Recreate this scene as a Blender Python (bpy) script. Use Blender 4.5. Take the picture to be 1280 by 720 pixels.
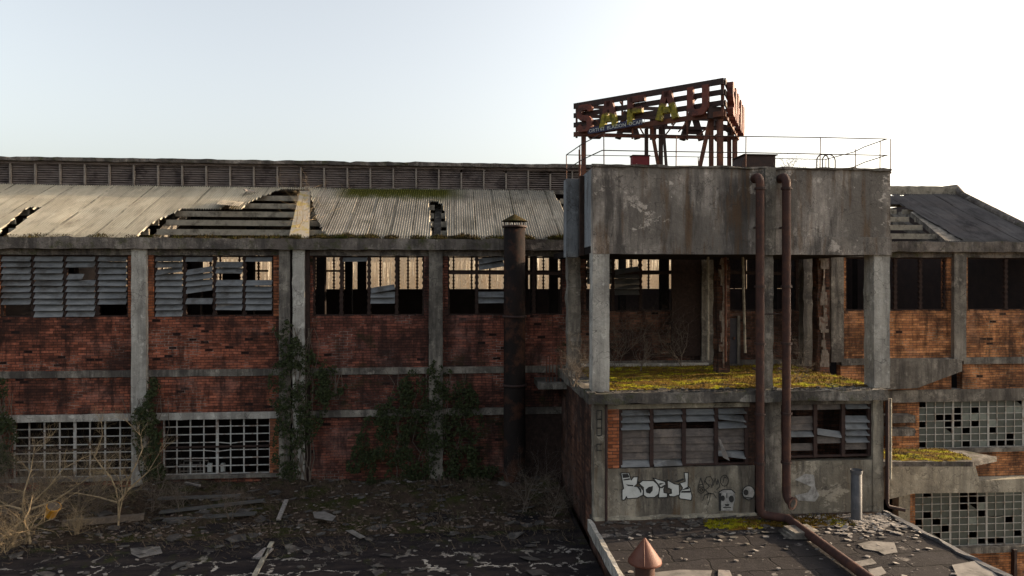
import bpy, math, random
from mathutils import Vector, noise
R = math.radians
random.seed(7)
for o in list(bpy.data.objects): bpy.data.objects.remove(o)
scene = bpy.context.scene
COL = scene.collection

# ------------------------------------------------------------------ camera
YAW = R(4.84); F = 850.0; HY = 350.0
cd = bpy.data.cameras.new('camera'); cam = bpy.data.objects.new('camera', cd); COL.objects.link(cam)
cd.sensor_width = 36; cd.lens = F/1280*36; cd.shift_y = -10/1280
cd.clip_start = .1; cd.clip_end = 3000
cam.location = (0, 0, 0); cam.rotation_euler = (R(90), 0, -YAW)
scene.camera = cam
# ------------------------------------------------------------------ sky + sun
SUN_EL, SUN_AZ = 15.0, 80.0       # azimuth clockwise from +Y
w = bpy.data.worlds.new('World'); scene.world = w; w.use_nodes = True
nt = w.node_tree; nt.nodes.clear()
out = nt.nodes.new('ShaderNodeOutputWorld'); bg = nt.nodes.new('ShaderNodeBackground')
sky = nt.nodes.new('ShaderNodeTexSky'); sky.sky_type = 'NISHITA'; sky.sun_disc = False
sky.sun_elevation = R(SUN_EL); sky.sun_rotation = R(SUN_AZ)
sky.air_density = 1.0; sky.dust_density = 5; sky.ozone_density = 1.2
bg.inputs['Strength'].default_value = .11
hs = nt.nodes.new('ShaderNodeHueSaturation'); hs.inputs['Saturation'].default_value = .52; hs.inputs['Value'].default_value = 1.06
nt.links.new(sky.outputs[0], hs.inputs['Color']); tn = nt.nodes.new('ShaderNodeMix'); tn.data_type = 'RGBA'; tn.blend_type = 'MULTIPLY'; tn.inputs['Factor'].default_value = 1; tn.inputs[7].default_value = (1.05, 1.0, .93, 1)
nt.links.new(hs.outputs[0], tn.inputs[6]); nt.links.new(tn.outputs[2], bg.inputs[0]); nt.links.new(bg.outputs[0], out.inputs[0])
sd = bpy.data.lights.new('sun', 'SUN'); sd.energy = 3.8; sd.angle = R(.6); sd.color = (1, .76, .50)
sun = bpy.data.objects.new('sun', sd); COL.objects.link(sun)
sv = Vector((math.sin(R(SUN_AZ))*math.cos(R(SUN_EL)), math.cos(R(SUN_AZ))*math.cos(R(SUN_EL)), math.sin(R(SUN_EL))))
sun.rotation_euler = sv.to_track_quat('Z', 'Y').to_euler(); sun.location = (60, 0, 40)
scene.view_settings.view_transform = 'Standard'; scene.view_settings.look = 'None'
scene.view_settings.exposure = 1.8; scene.view_settings.gamma = 1
scene.render.resolution_x = 1024; scene.render.resolution_y = 576

# ------------------------------------------------------------------ photo -> world
ca, sa = math.cos(YAW), math.sin(YAW)
def ray(px, py):
    u = (px-640)/F; v = (HY-py)/F
    return Vector((ca*u+sa, -sa*u+ca, v))
def at(px, py, Y):
    d = ray(px, py); return d*(Y/d.y)
def atz(px, py, z):
    d = ray(px, py); return d*(z/d.z)
def gx(px, Y): return at(px, HY, Y).x
RS = .5; EZ = 1.58; EY = 27.0
def at_roof(px, py):
    d = ray(px, py); t = (EZ-RS*EY)/(d.z-RS*d.y); return d*t

# ------------------------------------------------------------------ materials
class NG:
    def __init__(s, name):
        s.m = bpy.data.materials.new(name); s.m.use_nodes = True; s.t = s.m.node_tree; s.t.nodes.clear()
        s.o = s.n('ShaderNodeOutputMaterial'); s.b = s.n('ShaderNodeBsdfPrincipled'); s.l(s.b.outputs[0], s.o.inputs[0])
        s.pos = s.n('ShaderNodeNewGeometry').outputs['Position']
    def n(s, t, **k):
        a = s.t.nodes.new(t)
        for q, v in k.items(): setattr(a, q, v)
        return a
    def l(s, a, b): s.t.links.new(a, b)
    def put(s, v, sock):
        if hasattr(v, 'is_linked') or isinstance(v, bpy.types.NodeSocket): s.l(v, sock)
        elif isinstance(v, (tuple, list)) and len(v) == 3 and len(sock.default_value) == 4: sock.default_value = (*v, 1)
        else: sock.default_value = v
    def vmap(s, sc=(1, 1, 1), loc=(0, 0, 0), src=None):
        a = s.n('ShaderNodeMapping'); a.inputs['Scale'].default_value = sc; a.inputs['Location'].default_value = loc
        s.l(src or s.pos, a.inputs[0]); return a.outputs[0]
    def noise(s, scale, detail=5, rough=.6, vec=None, dist=0):
        a = s.n('ShaderNodeTexNoise'); a.inputs['Scale'].default_value = scale; a.inputs['Detail'].default_value = detail
        a.inputs['Roughness'].default_value = rough; a.inputs['Distortion'].default_value = dist
        s.l(vec or s.pos, a.inputs['Vector']); return a.outputs['Fac']
    def ramp(s, f, a, b, lo=0., hi=1.):
        r = s.n('ShaderNodeMapRange'); r.clamp = True
        s.l(f, r.inputs[0]); r.inputs[1].default_value = a; r.inputs[2].default_value = b
        r.inputs[3].default_value = lo; r.inputs[4].default_value = hi; return r.outputs[0]
    def mix(s, f, a, b, mode='MIX'):
        m = s.n('ShaderNodeMix', data_type='RGBA', blend_type=mode)
        s.put(f, m.inputs['Factor']); s.put(a, m.inputs[6]); s.put(b, m.inputs[7]); return m.outputs[2]
    def math(s, op, a, b=0.):
        m = s.n('ShaderNodeMath', operation=op); s.put(a, m.inputs[0]); s.put(b, m.inputs[1]); return m.outputs[0]
    def sep(s, src=None):
        a = s.n('ShaderNodeSeparateXYZ'); s.l(src or s.pos, a.inputs[0]); return a.outputs
    def bump(s, h, d=.01, st=1.):
        a = s.n('ShaderNodeBump'); a.inputs['Distance'].default_value = d; a.inputs['Strength'].default_value = st
        s.l(h, a.inputs['Height']); s.l(a.outputs[0], s.b.inputs['Normal'])
    def done(s, col, rough=.85, metal=0., spec=.3):
        s.put(col, s.b.inputs['Base Color']); s.put(rough, s.b.inputs['Roughness']); s.b.inputs['Metallic'].default_value = metal
        s.b.inputs['Specular IOR Level'].default_value = spec; return s.m

def concrete(name, a=(.16, .15, .14), b=(.33, .31, .28), dark=(.045, .04, .038), streak=.6, stain=.5, moss=0., bumpd=.012, rustc=None, blotch=0.):
    g = NG(name)
    c = g.mix(g.ramp(g.noise(1.3, 8, .65), .3, .7), a, b)
    c = g.mix(g.ramp(g.noise(22, 4, .7), .35, .75, 0, .35), c, tuple(x*.55 for x in a))
    st = g.noise(1, 6, .62, g.vmap((3.2, 3.2, .28)))
    c = g.mix(g.ramp(st, .44, .62, 0, streak), c, dark)
    st2 = g.noise(1, 5, .6, g.vmap((6., 6., .4), (9, 3, 1)))
    c = g.mix(g.ramp(st2, .56, .75, 0, streak*.5), c, tuple(min(1, x*1.35) for x in b))
    c = g.mix(g.ramp(g.noise(.7, 9, .75, g.vmap((1, 1, 1), (4, 7, 2))), .47, .62, 0, stain), c, dark)
    c = g.mix(g.ramp(g.noise(3.1, 8, .75, g.vmap((1, 1, .8), (2, 5, 7))), .56, .64, 0, .45), c, tuple(min(1, x*1.5) for x in b))
    if blotch:
        c = g.mix(g.ramp(g.noise(.38, 7, .62, g.vmap((1, 1, .8), (11, 0, 6)), dist=.15), .44, .56, 0, blotch), c, tuple(q*.42 for q in a))
        c = g.mix(g.ramp(g.noise(.6, 10, .72, g.vmap((1, 1, 1.3), (1, 0, 16)), dist=.2), .575, .60, 0, blotch*.7), c, tuple(min(1, q*1.25) for q in b))
        c = g.mix(g.ramp(g.noise(1, 7, .7, g.vmap((1.1, 1.1, .16), (21, 1, 8))), .49, .60, 0, .8), c, dark)
    if rustc: c = g.mix(g.ramp(g.noise(1, 6, .65, g.vmap((2.6, 2.6, .3), (3, 1, 8))), .53, .63, 0, .6), c, rustc)
    if moss: c = g.mix(g.ramp(g.noise(2.3, 7, .7, g.vmap((1, 1, 1), (1, 8, 5))), .58-moss*.2, .68, 0, .85), c, (.045, .05, .015))
    # rust-free hairline cracks
    v = g.n('ShaderNodeTexVoronoi', feature='DISTANCE_TO_EDGE'); v.inputs['Scale'].default_value = .8
    dn = g.n('ShaderNodeTexNoise'); dn.inputs['Scale'].default_value = 2.5; g.l(g.pos, dn.inputs['Vector'])
    va = g.n('ShaderNodeVectorMath', operation='ADD'); g.l(g.pos, va.inputs[0]); g.l(dn.outputs['Color'], va.inputs[1]); g.l(va.outputs[0], v.inputs['Vector'])
    cr = g.ramp(v.outputs['Distance'], .0, .012, .7, 0)
    c = g.mix(cr, c, dark)
    g.bump(g.math('ADD', g.noise(9, 8, .7), g.math('MULTIPLY', g.noise(1.6, 6, .7), 1.6)), bumpd*2.2)
    return g.done(c, .92, spec=.15)

def brick(name, c1, c2, mortar, soot=(.02, .014, .013), sootamt=.8, row=.105, wid=.30, pale=None, green=0.):
    g = NG(name); x, y, z = g.sep()
    u = g.math('ADD', x, y)
    wob = g.noise(1.1, 3, .5)
    cv = g.n('ShaderNodeCombineXYZ'); g.l(g.math('ADD', u, g.math('MULTIPLY', wob, .05)), cv.inputs[0])
    g.l(g.math('ADD', z, g.math('MULTIPLY', g.noise(.9, 4, .6), .07)), cv.inputs[1])
    b = g.n('ShaderNodeTexBrick'); b.offset = .5
    g.l(cv.outputs[0], b.inputs['Vector']); b.inputs['Scale'].default_value = 1
    b.inputs['Brick Width'].default_value = wid; b.inputs['Row Height'].default_value = row
    b.inputs['Mortar Size'].default_value = .013; b.inputs['Mortar Smooth'].default_value = .3; b.inputs['Bias'].default_value = .0
    b.inputs['Color1'].default_value = (*c1, 1); b.inputs['Color2'].default_value = (*c2, 1)
    b.inputs['Mortar'].default_value = (*mortar, 1)
    c = b.outputs['Color']
    # individual odd bricks, in step with the bond
    sx = g.sep(cv.outputs[0]); ri = g.math('FLOOR', g.math('DIVIDE', sx[1], row))
    u2 = g.math('ADD', g.math('DIVIDE', sx[0], wid), g.math('MULTIPLY', g.math('SUBTRACT', 1., g.math('FLOORED_MODULO', ri, 2.)), .5))
    cb = g.n('ShaderNodeCombineXYZ'); g.l(g.math('FLOOR', u2), cb.inputs[0]); g.l(ri, cb.inputs[1])
    wn = g.n('ShaderNodeTexWhiteNoise', noise_dimensions='3D'); g.l(cb.outputs[0], wn.inputs['Vector'])
    cr_ = g.n('ShaderNodeCombineXYZ'); g.l(g.math('MULTIPLY', sx[0], .55), cr_.inputs[0]); g.l(g.math('MULTIPLY', ri, .73), cr_.inputs[1])
    rowv = g.noise(1., 3, .6, cr_.outputs[0])
    c = g.mix(g.ramp(rowv, .5, .66, 0, .65), c, tuple(q*.35 for q in c2))
    c = g.mix(g.ramp(rowv, .46, .32, 0, .5), c, tuple(min(1, q*1.35+.01) for q in c1))
    nm = g.math('SUBTRACT', 1., b.outputs['Fac'])
    c = g.mix(g.math('MULTIPLY', nm, g.ramp(wn.outputs['Value'], .84, .95, 0, .45)), c, tuple(min(1, q*1.5+.02) for q in c1))
    c = g.mix(g.math('MULTIPLY', nm, g.ramp(wn.outputs['Value'], .16, .06, 0, .6)), c, tuple(q*.35 for q in c2))
    c = g.mix(g.math('MULTIPLY', nm, g.ramp(wn.outputs['Value'], .022, .018)), c, (.008, .006, .006))
    c = g.mix(g.ramp(g.noise(.5, 9, .7, g.vmap((1, 1, 1.5), (31, 3, 3)), dist=.5), .52, .62, 0, .4), c, tuple(min(1, q*.55+.11) for q in c1))
    if pale: c = g.mix(g.math('MULTIPLY', b.outputs['Fac'], g.ramp(g.noise(.8, 6, .7, g.vmap((1, 1, 1), (5, 2, 9))), .54, .6, 0, .9)), c, pale)
    c = g.mix(g.ramp(g.noise(14, 5, .7), .4, .75, 0, .5), c, tuple(q*.5 for q in c2))
    c = g.mix(g.ramp(g.noise(.6, 10, .74, dist=.4), .44, .58, 0, sootamt), c, soot)
    c = g.mix(g.ramp(g.noise(1, 6, .65, g.vmap((2.4, 2.4, .5), (2, 9, 4))), .49, .60, 0, sootamt*.85), c, soot)
    if green: c = g.mix(g.ramp(g.noise(1.2, 7, .7, g.vmap((1, 1, 1), (12, 9, 4))), .55, .68, 0, green), c, (.02, .028, .01))
    g.bump(g.math('ADD', g.math('MULTIPLY', nm, 1.2), g.math('ADD', g.noise(18, 5, .7), g.math('MULTIPLY', wn.outputs['Value'], .7))), .022)
    return g.done(c, .93, spec=.12)

def plain(name, a, b, scale=6., rough=.8, metal=0., bumpd=.004, spots=None, stretch=(1, 1, 1), spec=.3):
    g = NG(name)
    c = g.mix(g.ramp(g.noise(scale, 6, .65, g.vmap(stretch)), .32, .7), a, b)
    if spots: c = g.mix(g.ramp(g.noise(scale*.45, 8, .72, g.vmap((1, 1, 1), (7, 3, 5))), .5, .62, 0, .9), c, spots)
    g.bump(g.noise(scale*3, 5, .7), bumpd*2)
    return g.done(c, rough, metal, spec)

M = {}
M['concrete'] = concrete('weathered_concrete', a=(.16, .145, .125), b=(.31, .28, .24), stain=.8, blotch=.4)
M['col_light'] = concrete('light_concrete', a=(.30, .285, .26), b=(.46, .44, .40), streak=.45, stain=.4)
M['tank'] = concrete('tank_concrete', a=(.26, .23, .205), b=(.46, .41, .365), streak=.5, stain=.5, blotch=.85, rustc=(.10, .055, .025))
M['tank_shade'] = concrete('tank_shade_concrete', a=(.14, .15, .165), b=(.23, .245, .26), streak=.5, stain=.2)  # bluish dark copy of the tank concrete: shade put into the colour
M['slab'] = concrete('slab_concrete', a=(.11, .10, .09), b=(.30, .275, .24), streak=.3, stain=.95, blotch=.7, moss=.25, bumpd=.02)
M['render'] = concrete('grimy_render', a=(.24, .21, .165), b=(.40, .36, .29), streak=.45, stain=.35, blotch=.6, rustc=(.09, .05, .02))
M['haunch'] = concrete('cream_concrete', a=(.25, .225, .175), b=(.42, .385, .31), streak=.35, stain=.5)
M['eave'] = concrete('eave_concrete', a=(.13, .11, .10), b=(.27, .24, .21), streak=.5, stain=.85, blotch=.5, moss=.25, bumpd=.02)
M['brick_red'] = brick('dark_red_brick', (.36, .115, .066), (.185, .066, .042), (.055, .034, .03), pale=(.36, .27, .23))
M['brick_mid'] = brick('soot_red_brick', (.28, .094, .062), (.15, .056, .042), (.05, .032, .028), sootamt=.75, pale=(.34, .26, .23), green=.6)
M['brick_or'] = brick('orange_brick', (.60, .27, .11), (.42, .17, .075), (.16, .11, .08), sootamt=.65, pale=(.42, .35, .25))
M['brick_jamb'] = brick('jamb_brick', (.42, .15, .07), (.28, .09, .04), (.12, .07, .05), sootamt=.3)
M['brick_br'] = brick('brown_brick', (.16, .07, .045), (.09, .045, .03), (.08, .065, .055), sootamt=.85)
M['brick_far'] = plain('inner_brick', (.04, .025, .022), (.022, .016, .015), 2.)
M['dark'] = plain('dark_interior', (.022, .018, .017), (.012, .010, .010), 3., .95, spec=.03)  # near-black tone for inner parts, joints and slab undersides
M['frame'] = plain('dark_frame', (.024, .018, .017), (.048, .031, .026), 8., .9, spec=.06)
M['slat'] = plain('grey_louvre_slat', (.09, .096, .103), (.175, .18, .186), 2.2, .5, spots=(.06, .056, .052), stretch=(1, 1, 4), spec=.5)
M['slat_dk'] = plain('dark_louvre_slat', (.05, .05, .05), (.09, .085, .08), 3., .6)
M['slat_br'] = plain('brown_dusty_slat', (.045, .035, .032), (.11, .09, .08), 3., .5, spots=(.15, .12, .10), stretch=(1, 1, 4))
M['clere'] = plain('aged_wood_louvre', (.07, .054, .05), (.19, .155, .14), 3., .8, stretch=(.6, 1, 6), spots=(.035, .025, .025))
M['clere_post'] = plain('pale_post', (.14, .12, .105), (.24, .21, .185), 4.)
M['purlin'] = plain('pale_concrete_purlin', (.17, .15, .12), (.28, .25, .20), 5., spots=(.08, .07, .055))
M['steelwin'] = plain('window_steel', (.30, .30, .29), (.42, .41, .39), 9., .6, spots=(.16, .10, .07))
M['steelwin_dk'] = plain('window_steel_rusty', (.36, .355, .33), (.28, .275, .26), 9., .6, spots=(.18, .14, .10))
M['rust_pipe'] = plain('rusty_red_pipe', (.028, .014, .013), (.06, .025, .018), 6., .8, spots=(.075, .032, .02), stretch=(1, 1, .4))
M['rust'] = plain('rusty_steel', (.10, .035, .02), (.055, .022, .016), 7., .75, spots=(.15, .055, .025))
M['rust_dk'] = plain('dark_rusty_steel', (.022, .014, .013), (.045, .022, .018), 7., .75)
M['chimney'] = plain('scorched_steel_flue', (.020, .015, .014), (.011, .010, .010), 2.2, .8, spots=(.06, .028, .019), stretch=(1, 1, .5), spec=.04)
M['galv'] = plain('galvanised_pipe', (.045, .045, .05), (.09, .09, .095), 4., .7, 0., stretch=(2, 2, .5), spots=(.12, .11, .11))
M['terracotta'] = plain('red_oxide_paint', (.085, .028, .017), (.125, .044, .027), 9., .6, spots=(.11, .045, .03))
M['red_box'] = plain('red_tin', (.10, .010, .014), (.15, .015, .02), 6., .7, spots=(.12, .01, .015))
M['twig'] = plain('bare_twig_bark', (.17, .125, .075), (.33, .25, .15), 9., spots=(.10, .08, .055))
M['twig_dk'] = plain('grey_twig_bark', (.07, .055, .045), (.14, .11, .085), 9.)
M['wood'] = plain('weathered_timber', (.07, .052, .042), (.20, .15, .12), 4., stretch=(6, 1, 1))
M['plate'] = plain('pale_flake', (.09, .082, .078), (.28, .255, .235), 9., spots=(.20, .17, .15))
M['felt_wall'] = plain('dirty_flaked_render', (.07, .055, .045), (.24, .20, .17), 9., spots=(.09, .04, .025), stretch=(2, 1, .6))
M['white'] = plain('white_spray_paint', (.40, .415, .40), (.52, .525, .51), 3., .8, spots=(.33, .33, .31))
M['black'] = plain('black_spray_paint', (.015, .015, .016), (.03, .03, .03), 8., .7)
M['grey_spray'] = plain('grey_spray_paint', (.20, .19, .18), (.42, .41, .39), 5., .8, spots=(.12, .11, .1))
M['pink_paint'] = plain('faded_pink_paint', (.5, .25, .25), (.6, .34, .33), 8.)
M['yellow'] = plain('yellow_plastic', (.62, .30, .02), (.52, .22, .01), 5., .5)
M['banner'] = plain('navy_banner', (.02, .022, .05), (.035, .035, .07), 5.)
M['door'] = plain('dark_metal_door', (.03, .028, .035), (.05, .045, .05), 3.)

def ground_mat():
    g = NG('dirt_moss_rubble')
    c = g.mix(g.ramp(g.noise(3.5, 8, .75), .35, .65), (.025, .019, .015), (.075, .052, .038))
    c = g.mix(g.ramp(g.noise(.8, 7, .7), .5, .62, 0, .85), c, (.03, .035, .008))
    c = g.mix(g.ramp(g.noise(11, 6, .8), .62, .72, 0, .8), c, (.24, .21, .18))
    g.bump(g.noise(9, 8, .8), .12); return g.done(c, .95, spec=.1)
M['debris'] = ground_mat()
def decka_mat():
    g = NG('bitumen_with_pale_cracks')
    dn = g.n('ShaderNodeTexNoise'); dn.inputs['Scale'].default_value = 1.4; dn.inputs['Detail'].default_value = 6; dn.inputs['Roughness'].default_value = .65; g.l(g.pos, dn.inputs['Vector'])
    sc = g.n('ShaderNodeVectorMath', operation='SCALE'); g.l(dn.outputs['Color'], sc.inputs[0]); sc.inputs['Scale'].default_value = 1.5
    va = g.n('ShaderNodeVectorMath', operation='ADD'); g.l(g.pos, va.inputs[0]); g.l(sc.outputs[0], va.inputs[1])
    b = g.n('ShaderNodeTexBrick'); g.l(va.outputs[0], b.inputs['Vector']); b.inputs['Scale'].default_value = 1
    b.inputs['Brick Width'].default_value = 1.5; b.inputs['Row Height'].default_value = .95
    b.inputs['Mortar Size'].default_value = .17; b.inputs['Mortar Smooth'].default_value = 1.; b.offset = .35
    f = g.math('ADD', b.outputs['Fac'], g.math('MULTIPLY', g.noise(1.6, 8, .75, g.vmap((1, 1, 1), (2, 2, 7))), 4.2))
    m = g.ramp(f, 2.95, 3.1)
    # cracks show only in the trodden strip away from the wall
    big = g.ramp(g.noise(.45, 3, .5), .42, .55)
    x, y, z = g.sep()
    near = g.ramp(g.math('ADD', y, g.math('MULTIPLY', g.noise(.9, 4, .6), 2.)), 22.3, 20.7)
    m = g.math('MULTIPLY', m, g.math('MULTIPLY', near, g.math('ADD', .35, g.math('MULTIPLY', big, .65))))
    c = g.mix(g.ramp(g.noise(1.1, 8, .7, g.vmap((.6, 2.2, 1))), .35, .68), (.010, .009, .011), (.034, .027, .025))
    c = g.mix(g.ramp(g.noise(2.2, 8, .75, g.vmap((1, 2, 1), (3, 3, 3))), .6, .72, 0, .7), c, (.12, .10, .09))
    c = g.mix(g.ramp(g.noise(.8, 7, .7, g.vmap((1, 1, 1), (8, 8, 3))), .56, .66, 0, .7), c, (.03, .035, .01))
    c = g.mix(m, c, g.mix(g.ramp(g.noise(6, 5, .7), .35, .6), (.14, .125, .11), (.44, .40, .35)))
    g.bump(g.math('ADD', g.noise(5, 8, .75), g.math('MULTIPLY', b.outputs['Fac'], -.6)), .04); return g.done(c, .95, spec=.08)
M['deck_a'] = decka_mat()
def deckb_mat():
    g = NG('slate_grey_bitumen')
    dn = g.n('ShaderNodeTexNoise'); dn.inputs['Scale'].default_value = 1.2; dn.inputs['Detail'].default_value = 5; g.l(g.pos, dn.inputs['Vector'])
    sc = g.n('ShaderNodeVectorMath', operation='SCALE'); g.l(dn.outputs['Color'], sc.inputs[0]); sc.inputs['Scale'].default_value = .45
    va = g.n('ShaderNodeVectorMath', operation='ADD'); g.l(g.pos, va.inputs[0]); g.l(sc.outputs[0], va.inputs[1])
    b = g.n('ShaderNodeTexBrick'); g.l(va.outputs[0], b.inputs['Vector']); b.inputs['Scale'].default_value = 1
    b.inputs['Brick Width'].default_value = 1.7; b.inputs['Row Height'].default_value = .8; b.inputs['Mortar Size'].default_value = .03; b.inputs['Mortar Smooth'].default_value = .6
    b.inputs['Color1'].default_value = (.030, .027, .027, 1); b.inputs['Color2'].default_value = (.021, .019, .02, 1); b.inputs['Mortar'].default_value = (.015, .014, .014, 1)
    c = b.outputs['Color']
    c = g.mix(g.ramp(g.noise(1.6, 9, .72), .5, .68, 0, .8), c, (.035, .032, .034))
    c = g.mix(g.ramp(g.noise(.9, 9, .7, g.vmap((1, 1.4, 1), (3, 9, 3))), .6, .63, 0, .9), c, (.16, .145, .135))
    c = g.mix(g.ramp(g.noise(7, 6, .75), .64, .7, 0, .6), c, (.25, .23, .21))
    x, y, z = g.sep()
    nearwall = g.ramp(g.math('ADD', y, g.math('MULTIPLY', g.noise(1.5, 5, .7), 1.2)), 19.9, 20.8, 0, .85)
    c = g.mix(nearwall, c, (.06, .042, .032))
    g.bump(g.math('ADD', g.noise(6, 8, .75), g.math('MULTIPLY', b.outputs['Fac'], -.8)), .03); return g.done(c, .95, spec=.06)
M['deck_b'] = deckb_mat()
def moss_mat(name, a, b, br):
    g = NG(name)
    c = g.mix(g.ramp(g.noise(5, 7, .7), .35, .65), a, b)
    c = g.mix(g.ramp(g.noise(.9, 8, .7, g.vmap((1, 1.6, 1), (3, 1, 0))), .43, .50, 0, .95), c, br)
    c = g.mix(g.ramp(g.noise(2.2, 8, .75, g.vmap((1, 1.6, 1), (7, 1, 0))), .53, .58, 0, .9), c, (.03, .025, .018))
    g.bump(g.noise(30, 4, .8), .05); return g.done(c, .95, spec=.05)
M['moss'] = moss_mat('yellow_green_moss', (.12, .115, .008), (.33, .31, .015), (.11, .062, .014))
M['moss_dk'] = moss_mat('dark_gutter_moss', (.022, .026, .007), (.05, .055, .012), (.04, .03, .012))
def sheet_mat(name, a, b, dk, lich=None, mossX=None, dkamt=.7):
    g = NG(name); x, y, z = g.sep()
    c = g.mix(g.ramp(g.noise(.9, 8, .66, g.vmap((1.6, .5, .5))), .32, .68), a, b)
    # one tone per sheet
    cv = g.n('ShaderNodeCombineXYZ'); g.l(x, cv.inputs[0]); g.l(y, cv.inputs[1])
    sn = g.n('ShaderNodeVectorMath', operation='SNAP'); g.l(cv.outputs[0], sn.inputs[0]); sn.inputs[1].default_value = (.9, 1.4, 1)
    wn = g.n('ShaderNodeTexWhiteNoise', noise_dimensions='3D'); g.l(sn.outputs[0], wn.inputs['Vector'])
    c = g.mix(g.ramp(wn.outputs['Value'], 0, 1, 0, .28), c, dk)
    c = g.mix(g.ramp(g.noise(1, 8, .7, g.vmap((3.5, .6, .6), (3, 5, 1))), .5, .72, 0, dkamt), c, dk)
    c = g.mix(g.ramp(g.noise(.55, 6, .7, g.vmap((1, 1, 1), (5, 5, 1))), .55, .68, 0, dkamt*.7), c, tuple(q*.7 for q in dk))
    # dirt at the foot and the head of the slope
    c = g.mix(g.math('MULTIPLY', g.ramp(g.math('SUBTRACT', y, g.math('MULTIPLY', g.noise(1.4, 6, .7), 1.1)), 26.9, 26.2, 0, .85), 1.), c, (.06, .055, .045))
    fx = g.math('FRACT', g.math('DIVIDE', x, .86)); ln = g.ramp(g.math('ADD', fx, g.math('MULTIPLY', g.noise(3, 3, .5), .05)), .11, .04, 0, .85)
    c = g.mix(g.math('MULTIPLY', ln, g.ramp(g.noise(1.2, 4, .6, g.vmap((1, 1, 1), (1, 1, 9))), .35, .5)), c, tuple(q*.5 for q in dk))
    if lich: c = g.mix(g.ramp(g.noise(9, 6, .75), .6, .68, 0, .5), c, lich)
    if mossX:
        top = g.ramp(g.math('ADD', y, g.math('MULTIPLY', g.noise(2., 6, .7), 1.6)), 31.7, 32.5)
        mx = g.math('MULTIPLY', g.ramp(x, mossX[0], mossX[0]+1), g.ramp(x, mossX[1], mossX[1]-1))
        c = g.mix(g.math('MULTIPLY', top, mx), c, (.055, .055, .008))
    g.bump(g.noise(25, 4, .7), .004); return g.done(c, .9, spec=.12)
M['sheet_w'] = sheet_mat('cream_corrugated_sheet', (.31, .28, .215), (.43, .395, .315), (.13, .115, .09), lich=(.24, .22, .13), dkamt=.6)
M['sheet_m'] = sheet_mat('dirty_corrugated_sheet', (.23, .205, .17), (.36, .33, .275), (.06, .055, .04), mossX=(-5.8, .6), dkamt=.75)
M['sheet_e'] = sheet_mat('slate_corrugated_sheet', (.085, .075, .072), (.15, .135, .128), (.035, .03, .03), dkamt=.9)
def letter_mat():
    g = NG('rusty_letter_with_yellow_tag'); x, y, z = g.sep()
    c = g.mix(g.ramp(g.noise(5, 6, .7), .35, .65), (.10, .027, .018), (.05, .017, .013))
    f = g.ramp(g.math('ADD', z, g.math('MULTIPLY', g.noise(3, 4, .6), .3)), 5.95, 5.88)
    c2 = g.mix(g.ramp(g.noise(9, 5, .7), .4, .6), (.26, .21, .014), (.10, .085, .010))
    c = g.mix(f, c, c2); return g.done(c, .7)
M['letter_y'] = letter_mat()
M['letter'] = plain('rusty_red_letter', (.085, .024, .018), (.15, .042, .026), 5., .7, spots=(.035, .014, .012))
def glass_mat(name, base, rough=.25):
    g = NG(name)
    c = g.mix(g.ramp(g.noise(4, 6, .7), .35, .7), base, tuple(q*1.7 for q in base))
    return g.done(c, rough, spec=.5)
M['glass'] = glass_mat('dusty_green_glass', (.032, .040, .035), .5)
M['glass_pale'] = glass_mat('limewashed_pane', (.10, .115, .10), .6)
def leaf_mat(name, a, b):
    g = NG(name)
    oi = g.noise(7, 3, .6)
    c = g.mix(g.ramp(oi, .35, .65), a, b); m = g.done(c, .7, spec=.2); return m
M['ivy'] = leaf_mat('dark_ivy_leaf', (.010, .014, .005), (.032, .042, .012))
M['far_tree'] = leaf_mat('bare_wood', (.40, .31, .21), (.56, .46, .34))
M['hill'] = plain('dry_grass', (.42, .35, .24), (.55, .47, .33), .3)
M['ground'] = plain('rough_ground', (.10, .085, .06), (.16, .14, .09), .4)

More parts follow.
